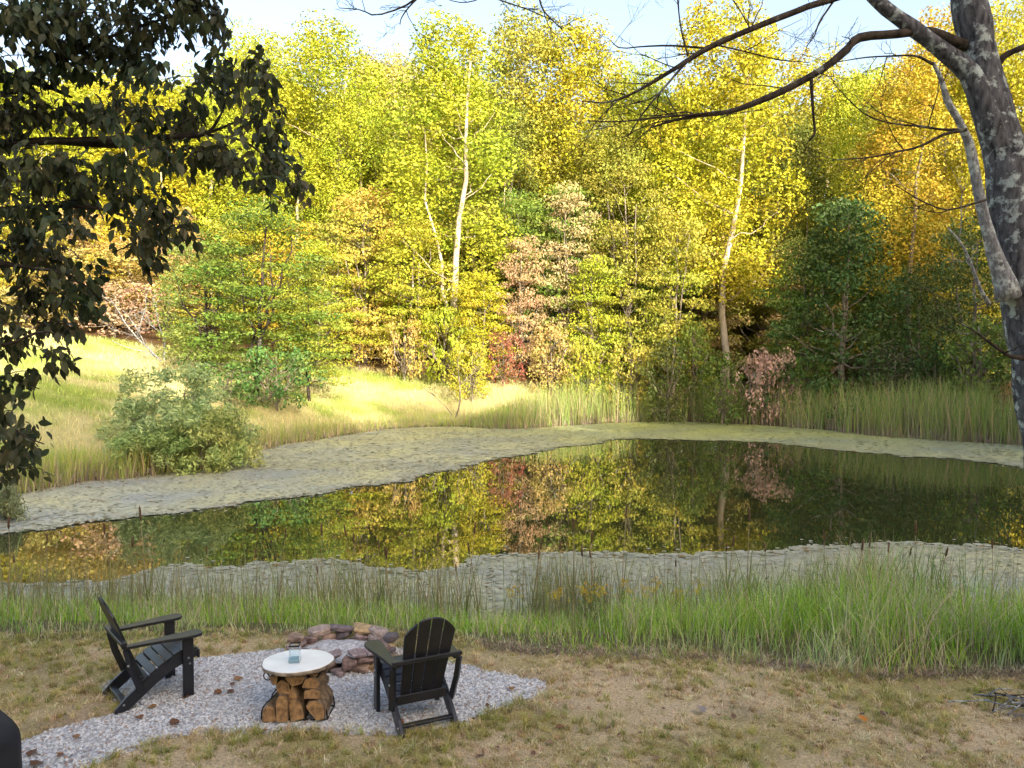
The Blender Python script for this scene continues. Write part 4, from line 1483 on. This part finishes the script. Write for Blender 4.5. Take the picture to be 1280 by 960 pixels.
for k, i in enumerate(single):
    o = link('leaf', leaf_me[k % 4], dog)
    m4 = np.eye(4)
    m4[:3, 0], m4[:3, 1], m4[:3, 2] = la[i] * ls[i], lb[i] * ls[i], ln[i] * ls[i]
    m4[:3, 3] = lp[i] - dbase
    o.matrix_local = Matrix(m4.tolist())
    o.color = (*DOGC, 1)

# ------------------------------------------------------------------ garden chairs
def slab_xy(outline, z0, th):
    """flat board from a closed (x,y) outline, slightly eased edges"""
    P = np.asarray(outline, float)
    V, F = board(np.column_stack((P[:, 0], P[:, 1])), th, 0, 0.004)
    return np.column_stack((V[:, 1], V[:, 2], V[:, 0] + z0)), F


def obj(name, VF, m, parent, smooth=False):
    return link(name, mesh_np(name, VF[0], VF[1], [M[m] if isinstance(m, str) else m], smooth=smooth), parent)


def make_chair(label):
    e = link('adirondack_chair', None)
    tag(e, label, 'chair', None)
    for s in (-1, 1):
        V, F = box(s * 0.262, 0.25, 0.265, 0.032, 0.088, 0.53, 0.004)
        obj('front_leg', (V, F), 'chair', e)
        # sloping side rail that runs back to the rear foot
        out = [(0.335, 0.33), (0.335, 0.375), (0.30, 0.395), (0.18, 0.385), (0.02, 0.30), (-0.12, 0.205), (-0.24, 0.115), (-0.325, 0.03), (-0.33, 0.0), (-0.235, 0.0), (-0.16, 0.055), (0.0, 0.175), (0.15, 0.265), (0.27, 0.305)]
        obj('side_rail', board(out, 0.03, s * 0.225 - 0.015), 'chair', e)
        # armrest with a broad shaped front
        ol = [(0.0, -0.27), (0.03, -0.275), (0.06, -0.25), (0.075, -0.1), (0.095, 0.05), (0.125, 0.2), (0.13, 0.30), (0.115, 0.345), (0.08, 0.365), (0.02, 0.36), (-0.012, 0.335), (-0.02, 0.28), (-0.012, 0.15), (-0.005, 0.0)]
        ol = [(s * (0.225 + a), b) for a, b in ol]
        if s < 0:
            ol = ol[::-1]
        obj('armrest', slab_xy(ol, 0.531, 0.024), 'chair', e)
        V, F = tube([(s * 0.250, -0.13, 0.16), (s * 0.268, -0.205, 0.36), (s * 0.276, -0.245, 0.531)], [0.03, 0.029, 0.028], 4)
        obj('rear_post', (V, F), 'chair', e)
        br = [(0.16, 0.531), (0.21, 0.531), (0.21, 0.44), (0.19, 0.45)]
        for (by, bz, bx) in ((0.25, 0.34, 0.2785), (0.26, 0.29, 0.2785), (-0.235, 0.40, 0.30), (-0.26, 0.06, 0.2405)):
            V, F = tube([(s * bx, by, bz), (s * (bx + 0.008), by, bz)], [0.010, 0.007], 8)
            obj('bolt', (V, F), 'bolt', e)
    # seat boards follow the rails
    for k in range(7):
        y = 0.325 - k * 0.066
        z = np.interp(y, [-0.12, 0.02, 0.18, 0.30, 0.335], [0.205, 0.30, 0.385, 0.395, 0.375])
        z2 = np.interp(y - 0.05, [-0.12, 0.02, 0.18, 0.30, 0.335], [0.205, 0.30, 0.385, 0.395, 0.375])
        V, F = box(0, 0, 0, 0.475, 0.069, 0.018, 0.004)
        a = math.atan2(z - z2, 0.05)
        V = np.column_stack((V[:, 0], V[:, 1] * math.cos(a) - V[:, 2] * math.sin(a), V[:, 1] * math.sin(a) + V[:, 2] * math.cos(a)))
        obj('seat_slat', (V + (0, y - 0.02, (z + z2) / 2 + 0.012), F), 'chair', e)
    # fanned back boards under one arched top
    by0, bz0, by1, bz1 = -0.085, 0.20, -0.375, 0.93
    ln_ = math.hypot(by1 - by0, bz1 - bz0)
    dy, dz = (by1 - by0) / ln_, (bz1 - bz0) / ln_
    for k in range(4):
        f0, f1 = (k - 2) / 4, (k - 1) / 4
        gap = 0.0055
        a0, a1 = f0 * 0.35 + gap, f1 * 0.35 - gap
        b0, b1 = f0 * 0.43 + gap, f1 * 0.43 - gap
        pts = [(a0, 0), (a1, 0)]
        tops = []
        for t in np.linspace(1, 0, 5):
            xx = b0 + (b1 - b0) * t
            tops.append((xx, ln_ - 0.15 * (abs(xx) / 0.215) ** 2.2))
        pts += tops
        V, F = slab_xy(pts, -0.009, 0.018)
        W = np.column_stack((V[:, 0], by0 + V[:, 1] * dy - V[:, 2] * dz, bz0 + V[:, 1] * dz + V[:, 2] * dy))
        obj('back_slat', (W, F), 'chair', e)
    obj('back_rail', box(0, -0.262, 0.575, 0.575, 0.045, 0.034, 0.004), 'chair', e)
    obj('lower_back_rail', box(0, -0.118, 0.215, 0.42, 0.028, 0.075, 0.004), 'chair', e)
    obj('front_apron', box(0, 0.348, 0.345, 0.48, 0.022, 0.075, 0.004), 'chair', e)
    obj('stretcher', box(0, -0.245, 0.062, 0.42, 0.05, 0.022, 0.004), 'chair', e)
    return e


def copy_tree(o, parent=None):
    c = o.copy()
    COL.objects.link(c)
    c.parent = parent
    for ch in list(o.children):
        copy_tree(ch, c)
    return c


ch = make_chair('black adirondack chair standing wholly on gravel between log table and lawn')
ch['group'] = 'adirondack chairs round the fire pit'
for i, (x, y, yaw, lab) in enumerate(((-0.78, 6.26, 26, None), (-3.17, 6.68, -50, 'black adirondack chair with its back legs at the grass edge, turned toward the log table'))):
    o = ch if i == 0 else copy_tree(ch)
    o.location = (x, y, 0.012)
    o.rotation_euler = (0, 0, R(yaw))
    if lab:
        o['label'] = lab

# dark cover over a grill, its shoulder at the end of the gravel path
sec = [(-0.60, 0.0), (-0.60, 0.70), (-0.52, 0.90), (-0.40, 1.00), (-0.15, 1.03), (0.15, 1.02), (0.38, 0.98), (0.50, 0.86), (0.59, 0.70), (0.605, 0.45), (0.61, 0.0)]
sec = smooth_path(np.array(sec), 40)
rows = []
for yy, k, dz in ((-0.30, 1.0, 0.0), (-0.285, 1.0, 0.0), (-0.24, 0.985, 0.02), (0.0, 0.97, 0.04), (0.24, 0.985, 0.02), (0.285, 1.0, 0.0), (0.30, 1.0, 0.0)):
    q = sec * (1.0 if abs(yy) < 0.299 else 0.985, 1.0)
    top_ = sstep(0.6, 1.0, q[:, 1])
    fold = 0.010 * np.sin(q[:, 0] * 21 + yy * 9) * (1 - top_)
    rows.append(np.column_stack((q[:, 0] + fold, np.full(len(q), yy) + fold * 0.8, q[:, 1] + dz * top_)))
V = np.vstack(rows)
k = len(sec)
F4 = [(r_ * k + j, r_ * k + j + 1, (r_ + 1) * k + j + 1, (r_ + 1) * k + j) for r_ in range(len(rows) - 1) for j in range(k - 1)]
caps = [list(range(k)), list(range((len(rows) - 1) * k, len(rows) * k))[::-1]]
M['cover'] = plain('navy_cover', (0.012, 0.014, 0.024), rough=0.55, spec=0.4, noise=0.3, nscale=6)
gr = link('covered_grill', None, loc=(-3.83, 4.72, 0.0), scale=(1, 1, 0.71))
tag(gr, 'dark navy cover with a sloping shoulder standing beside the gravel path', 'grill cover')
link('cover', mesh_np('cover', V, [np.array(F4), np.array(caps)], [M['cover']], smooth=True), gr)
for sx in (-0.5, 0.5):
    obj('foot', box(sx, 0, 0.02, 0.06, 0.3, 0.04, 0.004), 'iron', gr)

# ------------------------------------------------------------------ log table with firewood
M['table_top'] = plain('whitewashed_wood', (0.88, 0.89, 0.90), rough=0.3, noise=0.06, nscale=7)
M['bark_rim'] = plain('bark_rim', (0.09, 0.065, 0.05), rough=0.9, nscale=14, c2=(0.42, 0.35, 0.28), noise=0.2, bump=0.01)
TX, TYY, TZ = -1.765, 6.31, 0.445
tb = link('log_table', None, loc=(TX, TYY, 0.01))
tag(tb, 'low round white-topped side table on a black hourglass firewood rack', 'table')
tr_ = np.random.default_rng(4)
ns = 40
ang = np.linspace(0, 2 * math.pi, ns, endpoint=False)
rr = 0.292 * (1 + 0.012 * np.sin(3 * ang + 1) + 0.01 * np.sin(7 * ang))
tilt = R(-3.0)


def disc(rs, zs, cap_top=True, cap_bot=True):
    V = np.vstack([np.column_stack((np.cos(ang) * rr * k, np.sin(ang) * rr * k, np.full(ns, z))) for k, z in zip(rs, zs)])
    F = []
    for k in range(len(rs) - 1):
        for j in range(ns):
            F.append((k * ns + j, k * ns + (j + 1) % ns, (k + 1) * ns + (j + 1) % ns, (k + 1) * ns + j))
    caps = []
    if cap_bot:
        caps.append(list(range(ns - 1, -1, -1)))
    if cap_top:
        caps.append(list(range((len(rs) - 1) * ns, len(rs) * ns)))
    V[:, 2] += V[:, 1] * math.tan(tilt)
    return V, [np.array(F), np.array(caps)]


V, F = disc((0.93, 0.985, 1.0, 0.99), (0, 0.004, 0.018, 0.030))
V = V * (1, 1, 1) + (0, 0, TZ - 0.035)
V[:, :2] *= (1 + 0.012 * (tr_.random((len(V), 1)) - 0.5))
top = obj('table_top', (V, F), 'bark_rim', tb)
V, F = disc((0.975, 0.97, 0.95), (0.0, 0.006, 0.0085))
V += (0, 0, TZ - 0.0045)
obj('white_surface', (V, F), 'table_top', top)
hour = [(-0.27, 0.0), (-0.255, 0.10), (-0.16, 0.20), (-0.115, 0.25), (-0.15, 0.31), (-0.20, 0.36), (-0.235, 0.405)]
for yy in (-0.12, 0.13):
    for s in (-1, 1):
        q = smooth_path(np.array([(s * a * 0.99, yy, b + 0.006) for a, b in hour]), 18)
        V, F = tube(q, 0.006, 6)
        obj('rack_rod', (V, F), 'iron', tb, True)
    V, F = tube(np.array([(-0.268, yy, 0.008), (0, yy, 0.008), (0.268, yy, 0.008)]), 0.006, 6)
    obj('rack_rod', (V, F), 'iron', tb, True)
for s in (-1, 1):
    V, F = tube(np.array([(s * 0.266, -0.12, 0.008), (s * 0.266, 0.13, 0.008)]), 0.006, 6)
    obj('rack_foot', (V, F), 'iron', tb, True)
    V, F = tube(np.array([(s * 0.232, -0.12, 0.405), (s * 0.232, 0.13, 0.395)]), 0.006, 6)
    obj('rack_bearer', (V, F), 'iron', tb, True)
t_ = np.linspace(0, 2 * math.pi, 16)
V, F = tube(np.column_stack((-0.205 + np.cos(t_) * 0.035, np.full(16, -0.135), 0.372 + np.sin(t_) * 0.035)), 0.005, 6)
obj('rack_scroll', (V, F), 'iron', tb, True)

M['log_end'] = plain('log_end', (0.20, 0.11, 0.055), rough=0.8, nscale=26, c2=(0.50, 0.29, 0.13), noise=0.2)
M['log_side'] = plain('log_side', (0.10, 0.065, 0.04), rough=0.9, nscale=22, c2=(0.30, 0.20, 0.12), noise=0.2, bump=0.01)
logs = [([(334, 905), (352, 905), (350, 889), (341, 884), (335, 890)], 'small split log at the left foot of the rack, orange-brown end'),
        ([(353, 904), (367, 904), (367, 873), (356, 871), (352, 880)], 'upright dark-ended split log standing second along the rack bottom'),
        ([(369, 905), (387, 901), (384, 885), (374, 877), (367, 879)], 'wedge of firewood with tan end beside the largest log'),
        ([(389, 886), (402, 903), (412, 901), (412, 886), (404, 878), (392, 880)], 'largest orange-brown split log at the right foot of the rack'),
        ([(350, 860), (358, 855), (367, 860), (369, 872), (360, 877), (351, 870)], 'roundish grey-brown log wedged in the waist of the rack'),
        ([(386, 877), (406, 876), (407, 868), (398, 864), (387, 867)], 'flat split log lying on the largest log'),
        ([(384, 864), (404, 864), (406, 857), (396, 851), (387, 853)], 'split log second from the top on the right of the rack'),
        ([(342, 851), (353, 850), (351, 861), (346, 860)], 'small orange-ended log under the left rim of the table'),
        ([(362, 850), (389, 849), (384, 858), (371, 862)], 'wide triangular log under the middle of the table top'),
        ([(392, 849), (403, 849), (402, 841), (394, 841)], 'short stub of firewood just under the right rim of the table'),
        ([(366, 878), (378, 879), (373, 864), (370, 862)], 'thin dark split piece in the gap at the rack waist')]
for k, (pts, lab) in enumerate(logs):
    P = np.array([((a - 372) * 0.00645 + TX, min((905 - b) * 0.00665 + 0.02, 0.402)) for a, b in pts])
    c = P.mean(0)
    # ease corners
    Q = []
    for i in range(len(P)):
        p0, p1, p2 = P[i - 1], P[i], P[(i + 1) % len(P)]
        Q += [p1 + (p0 - p1) * 0.09, p1 + (p2 - p1) * 0.09]
    Q = np.array(Q) - (c[0], P[:, 1].min())
    n = len(Q)
    y0, y1 = -0.155 + tr_.uniform(-0.02, 0.02), 0.15 + tr_.uniform(-0.02, 0.03)
    rings = [(y0, 0.97), (y0 + 0.006, 1.0), (0.0, 1.0 + tr_.uniform(-0.05, 0.05)), (y1, 0.98)]
    V, F = [], []
    cc = Q.mean(0)
    for yy, s in rings:
        W = cc + (Q - cc) * s + tr_.normal(0, 0.0015, Q.shape)
        V.append(np.column_stack((W[:, 0], np.full(n, yy) + tr_.normal(0, 0.002, n), W[:, 1])))
    for q in range(3):
        for j in range(n):
            F.append((q * n + j, q * n + (j + 1) % n, (q + 1) * n + (j + 1) % n, (q + 1) * n + j))
    me = mesh_np('firewood_log', np.vstack(V), [np.array(F), np.array([list(range(n - 1, -1, -1)), list(range(3 * n, 4 * n))])], [M['log_side'], M['log_end']], mi=[0] * len(F) + [1, 1])
    o = link('firewood_log', me, loc=(c[0], TYY + (-0.03 if c[1] < 0.2 else 0.0), P[:, 1].min()))
    tag(o, lab, 'firewood', 'firewood in the table rack')

# clear glass jar on the table
m, nt, out = new_mat('clear_glass')
p = N(nt, 'ShaderNodeBsdfPrincipled')
p.inputs['Base Color'].default_value = (0.88, 0.95, 0.98, 1)
p.inputs['Transmission Weight'].default_value = 1.0
p.inputs['Roughness'].default_value = 0.02
p.inputs['IOR'].default_value = 1.45
nt.links.new(p.outputs[0], out.inputs[0])
M['glass'] = m
M['wax'] = plain('blue_wax', (0.40, 0.62, 0.74), rough=0.35)
jar = link('glass_jar', None, loc=(TX - 0.012, TYY - 0.045, TZ + 0.0075))
tag(jar, 'clear square glass jar with a dark rim standing on the white table', 'jar')
jar.rotation_euler = (0, 0, R(6))


def frust(w0, w1, z0, z1, t):
    s4 = np.array(((-1, -1), (1, -1), (1, 1), (-1, 1))) * 0.5
    rings = [(w0, z0), (w1, z1), (w1 - 2 * t, z1), (w0 - 2 * t, z0 + 0.008)]
    V = np.vstack([np.column_stack((s4 * w, np.full(4, z))) for w, z in rings])
    F = [(k * 4 + j, k * 4 + (j + 1) % 4, (k + 1) * 4 + (j + 1) % 4, (k + 1) * 4 + j) for k in range(3) for j in range(4)]
    F += [(3, 2, 1, 0), (12, 13, 14, 15)]
    return V, np.array(F)


obj('glass_body', frust(0.088, 0.078, 0.0, 0.145, 0.003), 'glass', jar)
V, F = frust(0.084, 0.084, 0.145, 0.156, 0.006)
obj('rim', (V[:12], np.vstack((F[:8], [(8 + j, 8 + (j + 1) % 4, (j + 1) % 4, j) for j in range(4)]))), 'iron', jar)
obj('wax', box(0, 0, 0.026, 0.076, 0.076, 0.034, 0.003), 'wax', jar)

# ------------------------------------------------------------------ stone fire pit
import bmesh
m, nt, out = new_mat('field_stone')
L = nt.links.new
oi = N(nt, 'ShaderNodeObjectInfo')
tc = N(nt, 'ShaderNodeTexCoord')
n1 = N(nt, 'ShaderNodeTexNoise')
n1.inputs['Scale'].default_value = 4
n1.inputs['Detail'].default_value = 8
n1.inputs['Roughness'].default_value = 0.65
L(tc.outputs['Object'], n1.inputs['Vector'])
r1 = ramp(nt, ((0.3, (0.35, 0.33, 0.33)), (0.7, (1.5, 1.45, 1.4))))
L(n1.outputs[0], r1.inputs[0])
mx = N(nt, 'ShaderNodeMix', data_type='RGBA', blend_type='MULTIPLY')
mx.inputs[0].default_value = 1
L(oi.outputs['Color'], mx.inputs[6])
L(r1.outputs[0], mx.inputs[7])
p = N(nt, 'ShaderNodeBsdfPrincipled')
p.inputs['Roughness'].default_value = 0.8
L(mx.outputs[2], p.inputs['Base Color'])
b = N(nt, 'ShaderNodeBump')
b.inputs['Distance'].default_value = 0.1
b.inputs['Strength'].default_value = 0.6
L(n1.outputs[0], b.inputs['Height'])
L(b.outputs[0], p.inputs['Normal'])
L(p.outputs[0], out.inputs[0])
M['stone'] = m
rs = np.random.default_rng(19)
rocks = []
for k in range(10):
    bm = bmesh.new()
    pts = rs.uniform(-1, 1, (26, 3))
    pts = pts / np.maximum(np.abs(pts).max(1), 0.75)[:, None] * rs.uniform(0.75, 1, (26, 1))
    for q in pts:
        bm.verts.new(q * 0.5)
    bmesh.ops.convex_hull(bm, input=bm.verts[:])
    loose = [v for v in bm.verts if not v.link_faces]
    bmesh.ops.delete(bm, geom=loose, context='VERTS')
    bmesh.ops.bevel(bm, geom=bm.edges[:], offset=0.035, segments=1, affect='EDGES')
    me = bpy.data.meshes.new('stone')
    bm.to_mesh(me)
    bm.free()
    me.materials.append(m)
    rocks.append(me)
PX, PYY = -1.68, 7.50
pit = link('fire_pit', None, loc=(PX, PYY, 0.0))
tag(pit, 'round fire pit of stacked brown and purple-grey field stones with ash inside', 'fire pit')
scol = [tuple(1.3 * v for v in c_) for c_ in [(0.22, 0.15, 0.13), (0.16, 0.13, 0.14), (0.30, 0.21, 0.16), (0.12, 0.10, 0.11), (0.42, 0.30, 0.16), (0.26, 0.20, 0.20), (0.34, 0.27, 0.24)]]


def stone(a, z, rx, ry, sx, sy, sz):
    o = link('stone', rocks[rs.integers(10)], pit, loc=(math.cos(a) * rx, math.sin(a) * ry, z), rot=(rs.normal(0, 0.12), rs.normal(0, 0.12), a + math.pi / 2 + rs.normal(0, 0.25)), scale=(sx, sy, sz))
    o.color = (*scol[rs.integers(7)], 1)


for layer in range(3):
    k = 17
    for i in range(k):
        a = (i + 0.5 * (layer % 2) + rs.uniform(-0.15, 0.15)) / 17 * 2 * math.pi
        if layer == 2 and math.sin(a) > -0.25:
            continue
        sz = rs.uniform(0.07, 0.095)
        stone(a, 0.035 + layer * 0.068 + rs.uniform(-0.008, 0.008), 0.50 - 0.02 * layer, 0.40 - 0.02 * layer, rs.uniform(0.15, 0.22), rs.uniform(0.13, 0.18), sz)
for a, sx_ in ((2.75, 0.24), (2.2, 0.26), (1.75, 0.30), (1.3, 0.28), (0.85, 0.27), (0.35, 0.22)):
    stone(a, 0.165 + rs.uniform(-0.01, 0.01), 0.51, 0.41, sx_, 0.17, 0.085)
na = 28
V = [(0, 0, 0.12)]
for k, (f, z) in enumerate(((0.4, 0.115), (0.75, 0.10), (1.0, 0.08))):
    for j in range(na):
        a = j / na * 2 * math.pi
        V.append((math.cos(a) * 0.42 * f, math.sin(a) * 0.33 * f, z + rs.uniform(-0.012, 0.015)))
F3 = [(0, 1 + j, 1 + (j + 1) % na) for j in range(na)]
F4 = [(1 + k * na + j, 1 + (k + 1) * na + j, 1 + (k + 1) * na + (j + 1) % na, 1 + k * na + (j + 1) % na) for k in range(2) for j in range(na)]
M['ash'] = plain('ash', (0.34, 0.31, 0.31), rough=0.95, nscale=30, c2=(0.66, 0.63, 0.62), noise=0.3, bump=0.02)
link('ash_bed', mesh_np('ash_bed', np.array(V), [np.array(F3), np.array(F4)], [M['ash']], smooth=True), pit)

# ------------------------------------------------------------------ fallen leaves
lo_ = []
for k in range(4):
    a = np.linspace(0, 2 * math.pi, 14, endpoint=False)
    rr_ = 0.045 * (0.72 + 0.35 * np.abs(np.sin(a * 2.5 + k)))
    V = np.column_stack((np.cos(a) * rr_ * 1.2, np.sin(a) * rr_, 0.012 + 0.016 * np.abs(np.cos(a * 1.0 + k)) * rs.uniform(0.6, 1.2, 14)))
    V = np.vstack((V, (0, 0, 0.006)))
    F = np.array([(14, j, (j + 1) % 14) for j in range(14)])
    lo_.append(mesh_np('fallen_leaf', V, F, [M['leaf']], {'leaf_var': np.full(15, 0.5), 'clump_var': np.full(15, 0.5)}))
spots = [(272, 867), (288, 866), (190, 885), (174, 898), (218, 905), (95, 922), (76, 945), (45, 957), (298, 850), (291, 856), (232, 870), (356, 838), (232, 872), (40, 943), (640, 862), (500, 905), (396, 915), (330, 918), (700, 915)]
for k, (a, b_) in enumerate(spots):
    q = at_z(a, b_, 0.015)
    o = link('fallen_leaf', lo_[k % 4], loc=(q[0], q[1], max(0.018, h1(q[0], q[1]) + 0.012)), rot=(rs.normal(0, 0.12), rs.normal(0, 0.12), rs.uniform(0, 6.28)))
    o.color = (*[(0.24, 0.11, 0.05), (0.16, 0.08, 0.045), (0.30, 0.16, 0.07)][k % 3], 1)
    o.scale = [rs.uniform(0.5, 0.95)] * 3
    tag(o, 'curled brown fallen leaf lying on or beside the gravel', 'leaf', 'brown leaves on the gravel')
for k in range(26):
    a, b_ = rs.uniform(600, 1260), rs.uniform(862, 955)
    q = at_z(a, b_, 0.03)
    o = link('fallen_leaf', lo_[k % 4], loc=(q[0], q[1], h1(q[0], q[1]) + 0.022), rot=(rs.normal(0, 0.2), rs.normal(0, 0.2), rs.uniform(0, 6.28)))
    o.scale = [rs.uniform(0.35, 0.7)] * 3
    o.color = (*[(0.20, 0.11, 0.07), (0.14, 0.085, 0.06), (0.28, 0.18, 0.11)][k % 3], 1)
    tag(o, 'small dull brown fallen leaf caught in the dry lawn', 'leaf', 'brown leaves on the lawn')
for (a, b_, c, lab) in ((1077, 905, (0.55, 0.22, 0.04), 'orange fallen leaf alone on the dry lawn'), (876, 893, (0.30, 0.26, 0.25), 'pale grey fallen leaf alone on the dry lawn')):
    q = at_z(a, b_, 0.03)
    o = link('fallen_leaf', lo_[1], loc=(q[0], q[1], h1(q[0], q[1]) + 0.03), rot=(0.3, 0.1, 1))
    o.color = (*c, 1)
    tag(o, lab, 'leaf')

# ------------------------------------------------------------------ cattails, clumps and flowers on the near shore
M['cattail_head'] = plain('cattail_head', (0.10, 0.05, 0.03), rough=0.9, noise=0.3, nscale=40)
M['stalk'] = plain('dry_stalk', (0.25, 0.19, 0.10), rough=0.8, noise=0.3, nscale=10)
cat_p = []
for k in range(4):
    h = (1.25, 1.05, 1.4, 0.95)[k]
    st = mesh_np('stem', *tube(np.array([(0, 0, -0.1), (0.01, 0, h * 0.5), (0.03 * (k - 1.5), 0.02, h)]), [0.006, 0.005, 0.003], 5), [M['stalk']], smooth=True)
    hx = 0.03 * (k - 1.5)
    hd = mesh_np('seed_head', *tube(np.array([(hx * 0.8, 0.015, h * 0.86), (hx * 0.85, 0.016, h * 0.88), (hx * 0.95, 0.018, h * 0.97), (hx, 0.02, h * 0.985)]), [0.004, 0.012, 0.012, 0.004], 7), [M['cattail_head']], smooth=True)
    n = 6
    col = vary((0.20, 0.24, 0.08), n, 0.3)
    V, F, C = blades(np.zeros(n), np.zeros(n), np.full(n, -0.05), rs.uniform(0.7, 1.1, n) * h, np.full(n, 0.014), rs.uniform(0.05, 0.4, n), col, col * 1.1, seg=4)
    lf = mesh_np('leaves', V, F, [M['blade']], {'Col': C})
    cat_p.append((st, hd, lf))
cx = [8, 22, 60, 135, 138, 166, 186, 190, 262, 318, 346, 402, 408, 446, 452, 478, 482, 492, 548, 572, 582, 600, 661, 668, 682, 702, 716, 733, 738, 745, 776, 845, 905, 908, 934, 962, 1040, 1068, 1078, 1090, 1100, 1122, 1140, 1165, 1236]
for k, a in enumerate(cx):
    b_ = rs.uniform(766, 790)
    q = at_z(a, b_, WZ)
    z = max(h1(q[0], q[1]), WZ - 0.1)
    e = link('cattail', None, loc=(q[0], q[1], z), rot=(rs.normal(0, 0.06), rs.normal(0, 0.09), rs.uniform(0, 6.28)))
    s = rs.uniform(0.8, 1.1)
    e.scale = (s, s, s)
    tag(e, 'brown-headed cattail standing at the near water edge', 'cattail', 'cattails along the near shore')
    pr = cat_p[k % 4]
    for nme, me in zip(('stem', 'seed_head', 'leaves'), pr):
        link(nme, me, e)
# denser upright reed clumps
mb = MB()
for (a, b_, n, hm, sp, cA, cB) in ((430, 772, 150, 0.85, 0.5, (0.20, 0.24, 0.08), (0.33, 0.27, 0.16)), (530, 772, 130, 0.85, 0.5, (0.18, 0.25, 0.08), (0.33, 0.27, 0.16)),
                                   (700, 774, 170, 0.95, 0.32, (0.16, 0.23, 0.07), (0.36, 0.30, 0.18)), (745, 772, 120, 0.9, 0.25, (0.15, 0.22, 0.07), (0.36, 0.28, 0.17)),
                                   (860, 776, 140, 0.8, 0.5, (0.2, 0.28, 0.08), (0.34, 0.28, 0.17)), (1078, 776, 150, 1.15, 0.22, (0.42, 0.33, 0.22), (0.50, 0.40, 0.28)),
                                   (1125, 776, 240, 1.15, 0.45, (0.13, 0.27, 0.06), (0.20, 0.32, 0.08)), (1040, 778, 200, 0.95, 0.4, (0.14, 0.26, 0.06), (0.24, 0.32, 0.09)),
                                   (60, 768, 150, 0.8, 0.9, (0.24, 0.24, 0.10), (0.36, 0.28, 0.18)), (250, 770, 150, 0.75, 0.9, (0.22, 0.25, 0.09), (0.34, 0.30, 0.19)), (960, 778, 160, 0.85, 0.5, (0.16, 0.27, 0.07), (0.28, 0.30, 0.10))):
    q = at_z(a, b_, WZ)
    x = q[0] + rs.normal(0, sp, n)
    y = q[1] + rs.normal(0, 0.3, n)
    col = vary(mixc(cA, cB, rs.random(n)), n, 0.3)
    V, F, C = blades(x, y, np.maximum(H(x, y), WZ - 0.1) - 0.02, hm * rs.uniform(0.6, 1.15, n), rs.uniform(0.009, 0.016, n), rs.uniform(0.02, 0.4, n), col, col * 1.1, seg=4)
    mb.add(V, F, Col=C)
g = link('shore_reeds', mb.mesh('shore_reeds', [M['blade']]))
tag(g, 'upright green and straw-brown reed clumps at the near water edge', 'reeds', kind='stuff')

gold_st, gold_fl, gold_lf = MB(), MB(), MB()
gold_st.add(*tube(np.array([(0, 0, -0.05), (0.01, 0, 0.3), (0.0, 0.01, 0.56)]), [0.004, 0.0035, 0.002], 5))
n = 26
t = np.linspace(0.08, 0.9, n)
V, F, C = blades(np.zeros(n), np.zeros(n), t * 0.5, np.full(n, 0.10), np.full(n, 0.012), np.full(n, 1.2), vary((0.16, 0.24, 0.06), n), None, seg=2)
gold_lf.add(V, F, Col=C)
cl = np.column_stack((rs.normal(0, 0.04, 16), rs.normal(0, 0.04, 16), rs.uniform(0.44, 0.62, 16), np.full(16, 0.03), np.full(16, 0.03), np.full(16, 0.022)))
V, F, A = leaf_cards(cl, 26000, 0.013, seed=6)
gmeshes = (gold_st.mesh('stem', [M['stalk']]), gold_lf.mesh('leaves', [M['blade']]), mesh_np('flower_head', V, F, [M['leaf']], A))
for k, (a, b_) in enumerate(((728, 795), (742, 798), (735, 788), (700, 792), (776, 792), (820, 792), (845, 790), (868, 794), (640, 798), (690, 799), (800, 796), (755, 790))):
    q = at_z(a, b_, -0.3)
    e = link('goldenrod', None, loc=(q[0], q[1], h1(q[0], q[1])), rot=(rs.normal(0, 0.08), rs.normal(0, 0.08), rs.uniform(0, 6)))
    s = rs.uniform(0.75, 1.05)
    e.scale = (s, s, s)
    tag(e, 'small goldenrod with yellow flower head in the waterside grass', 'goldenrod', 'goldenrods in the waterside grass')
    for nme, me in zip(('stem', 'leaves', 'flower_head'), gmeshes):
        o = link(nme, me, e)
        o.color = (0.62, 0.46, 0.03, 1)
        if nme == 'flower_head':
            o['kind'] = 'stuff'

# low heap of dead sticks at the right of the lawn, dead litter at the foot of the tall grass
q = at_z(1275, 888, 0.02)
e = link('stick_pile', None, loc=(q[0], q[1], h1(q[0], q[1])))
tag(e, 'low heap of grey dead sticks on the lawn below the leaning tree', 'stick pile')
for k in range(26):
    a = rs.normal(0.25, 0.5)
    L_ = rs.uniform(0.15, 0.5)
    c = np.array((rs.normal(0, 0.20), rs.normal(0, 0.09), rs.uniform(0.02, 0.09)))
    d = np.array((math.cos(a), math.sin(a), rs.normal(0, 0.12))) * L_ / 2
    P = np.array((c - d, c + rs.normal(0, 0.015, 3), c + d))
    P[:, 2] = np.maximum(P[:, 2], 0.008)
    V, F = tube(P, [0.007, 0.006, 0.003], 5)
    obj('stick', (V, F), 'bark_silver' if k % 3 else 'bark_dark', e, True)
mb = MB()
n = 1300
x = rs.uniform(-0.3, 6.0, n)
y = edge_y(x) + rs.normal(0.03, 0.06, n)
col = vary((0.26, 0.20, 0.15), n, 0.5)
V, F, C = blades(x, y, H(x, y), rs.uniform(0.06, 0.16, n), rs.uniform(0.006, 0.012, n), rs.uniform(1.0, 2.2, n), col, col * 1.3, seg=2)
mb.add(V, F, Col=C)
g = link('dead_litter', mb.mesh('dead_litter', [M['blade']]))
tag(g, 'dark dead stems lying along the foot of the tall grass', 'plant litter', kind='stuff')
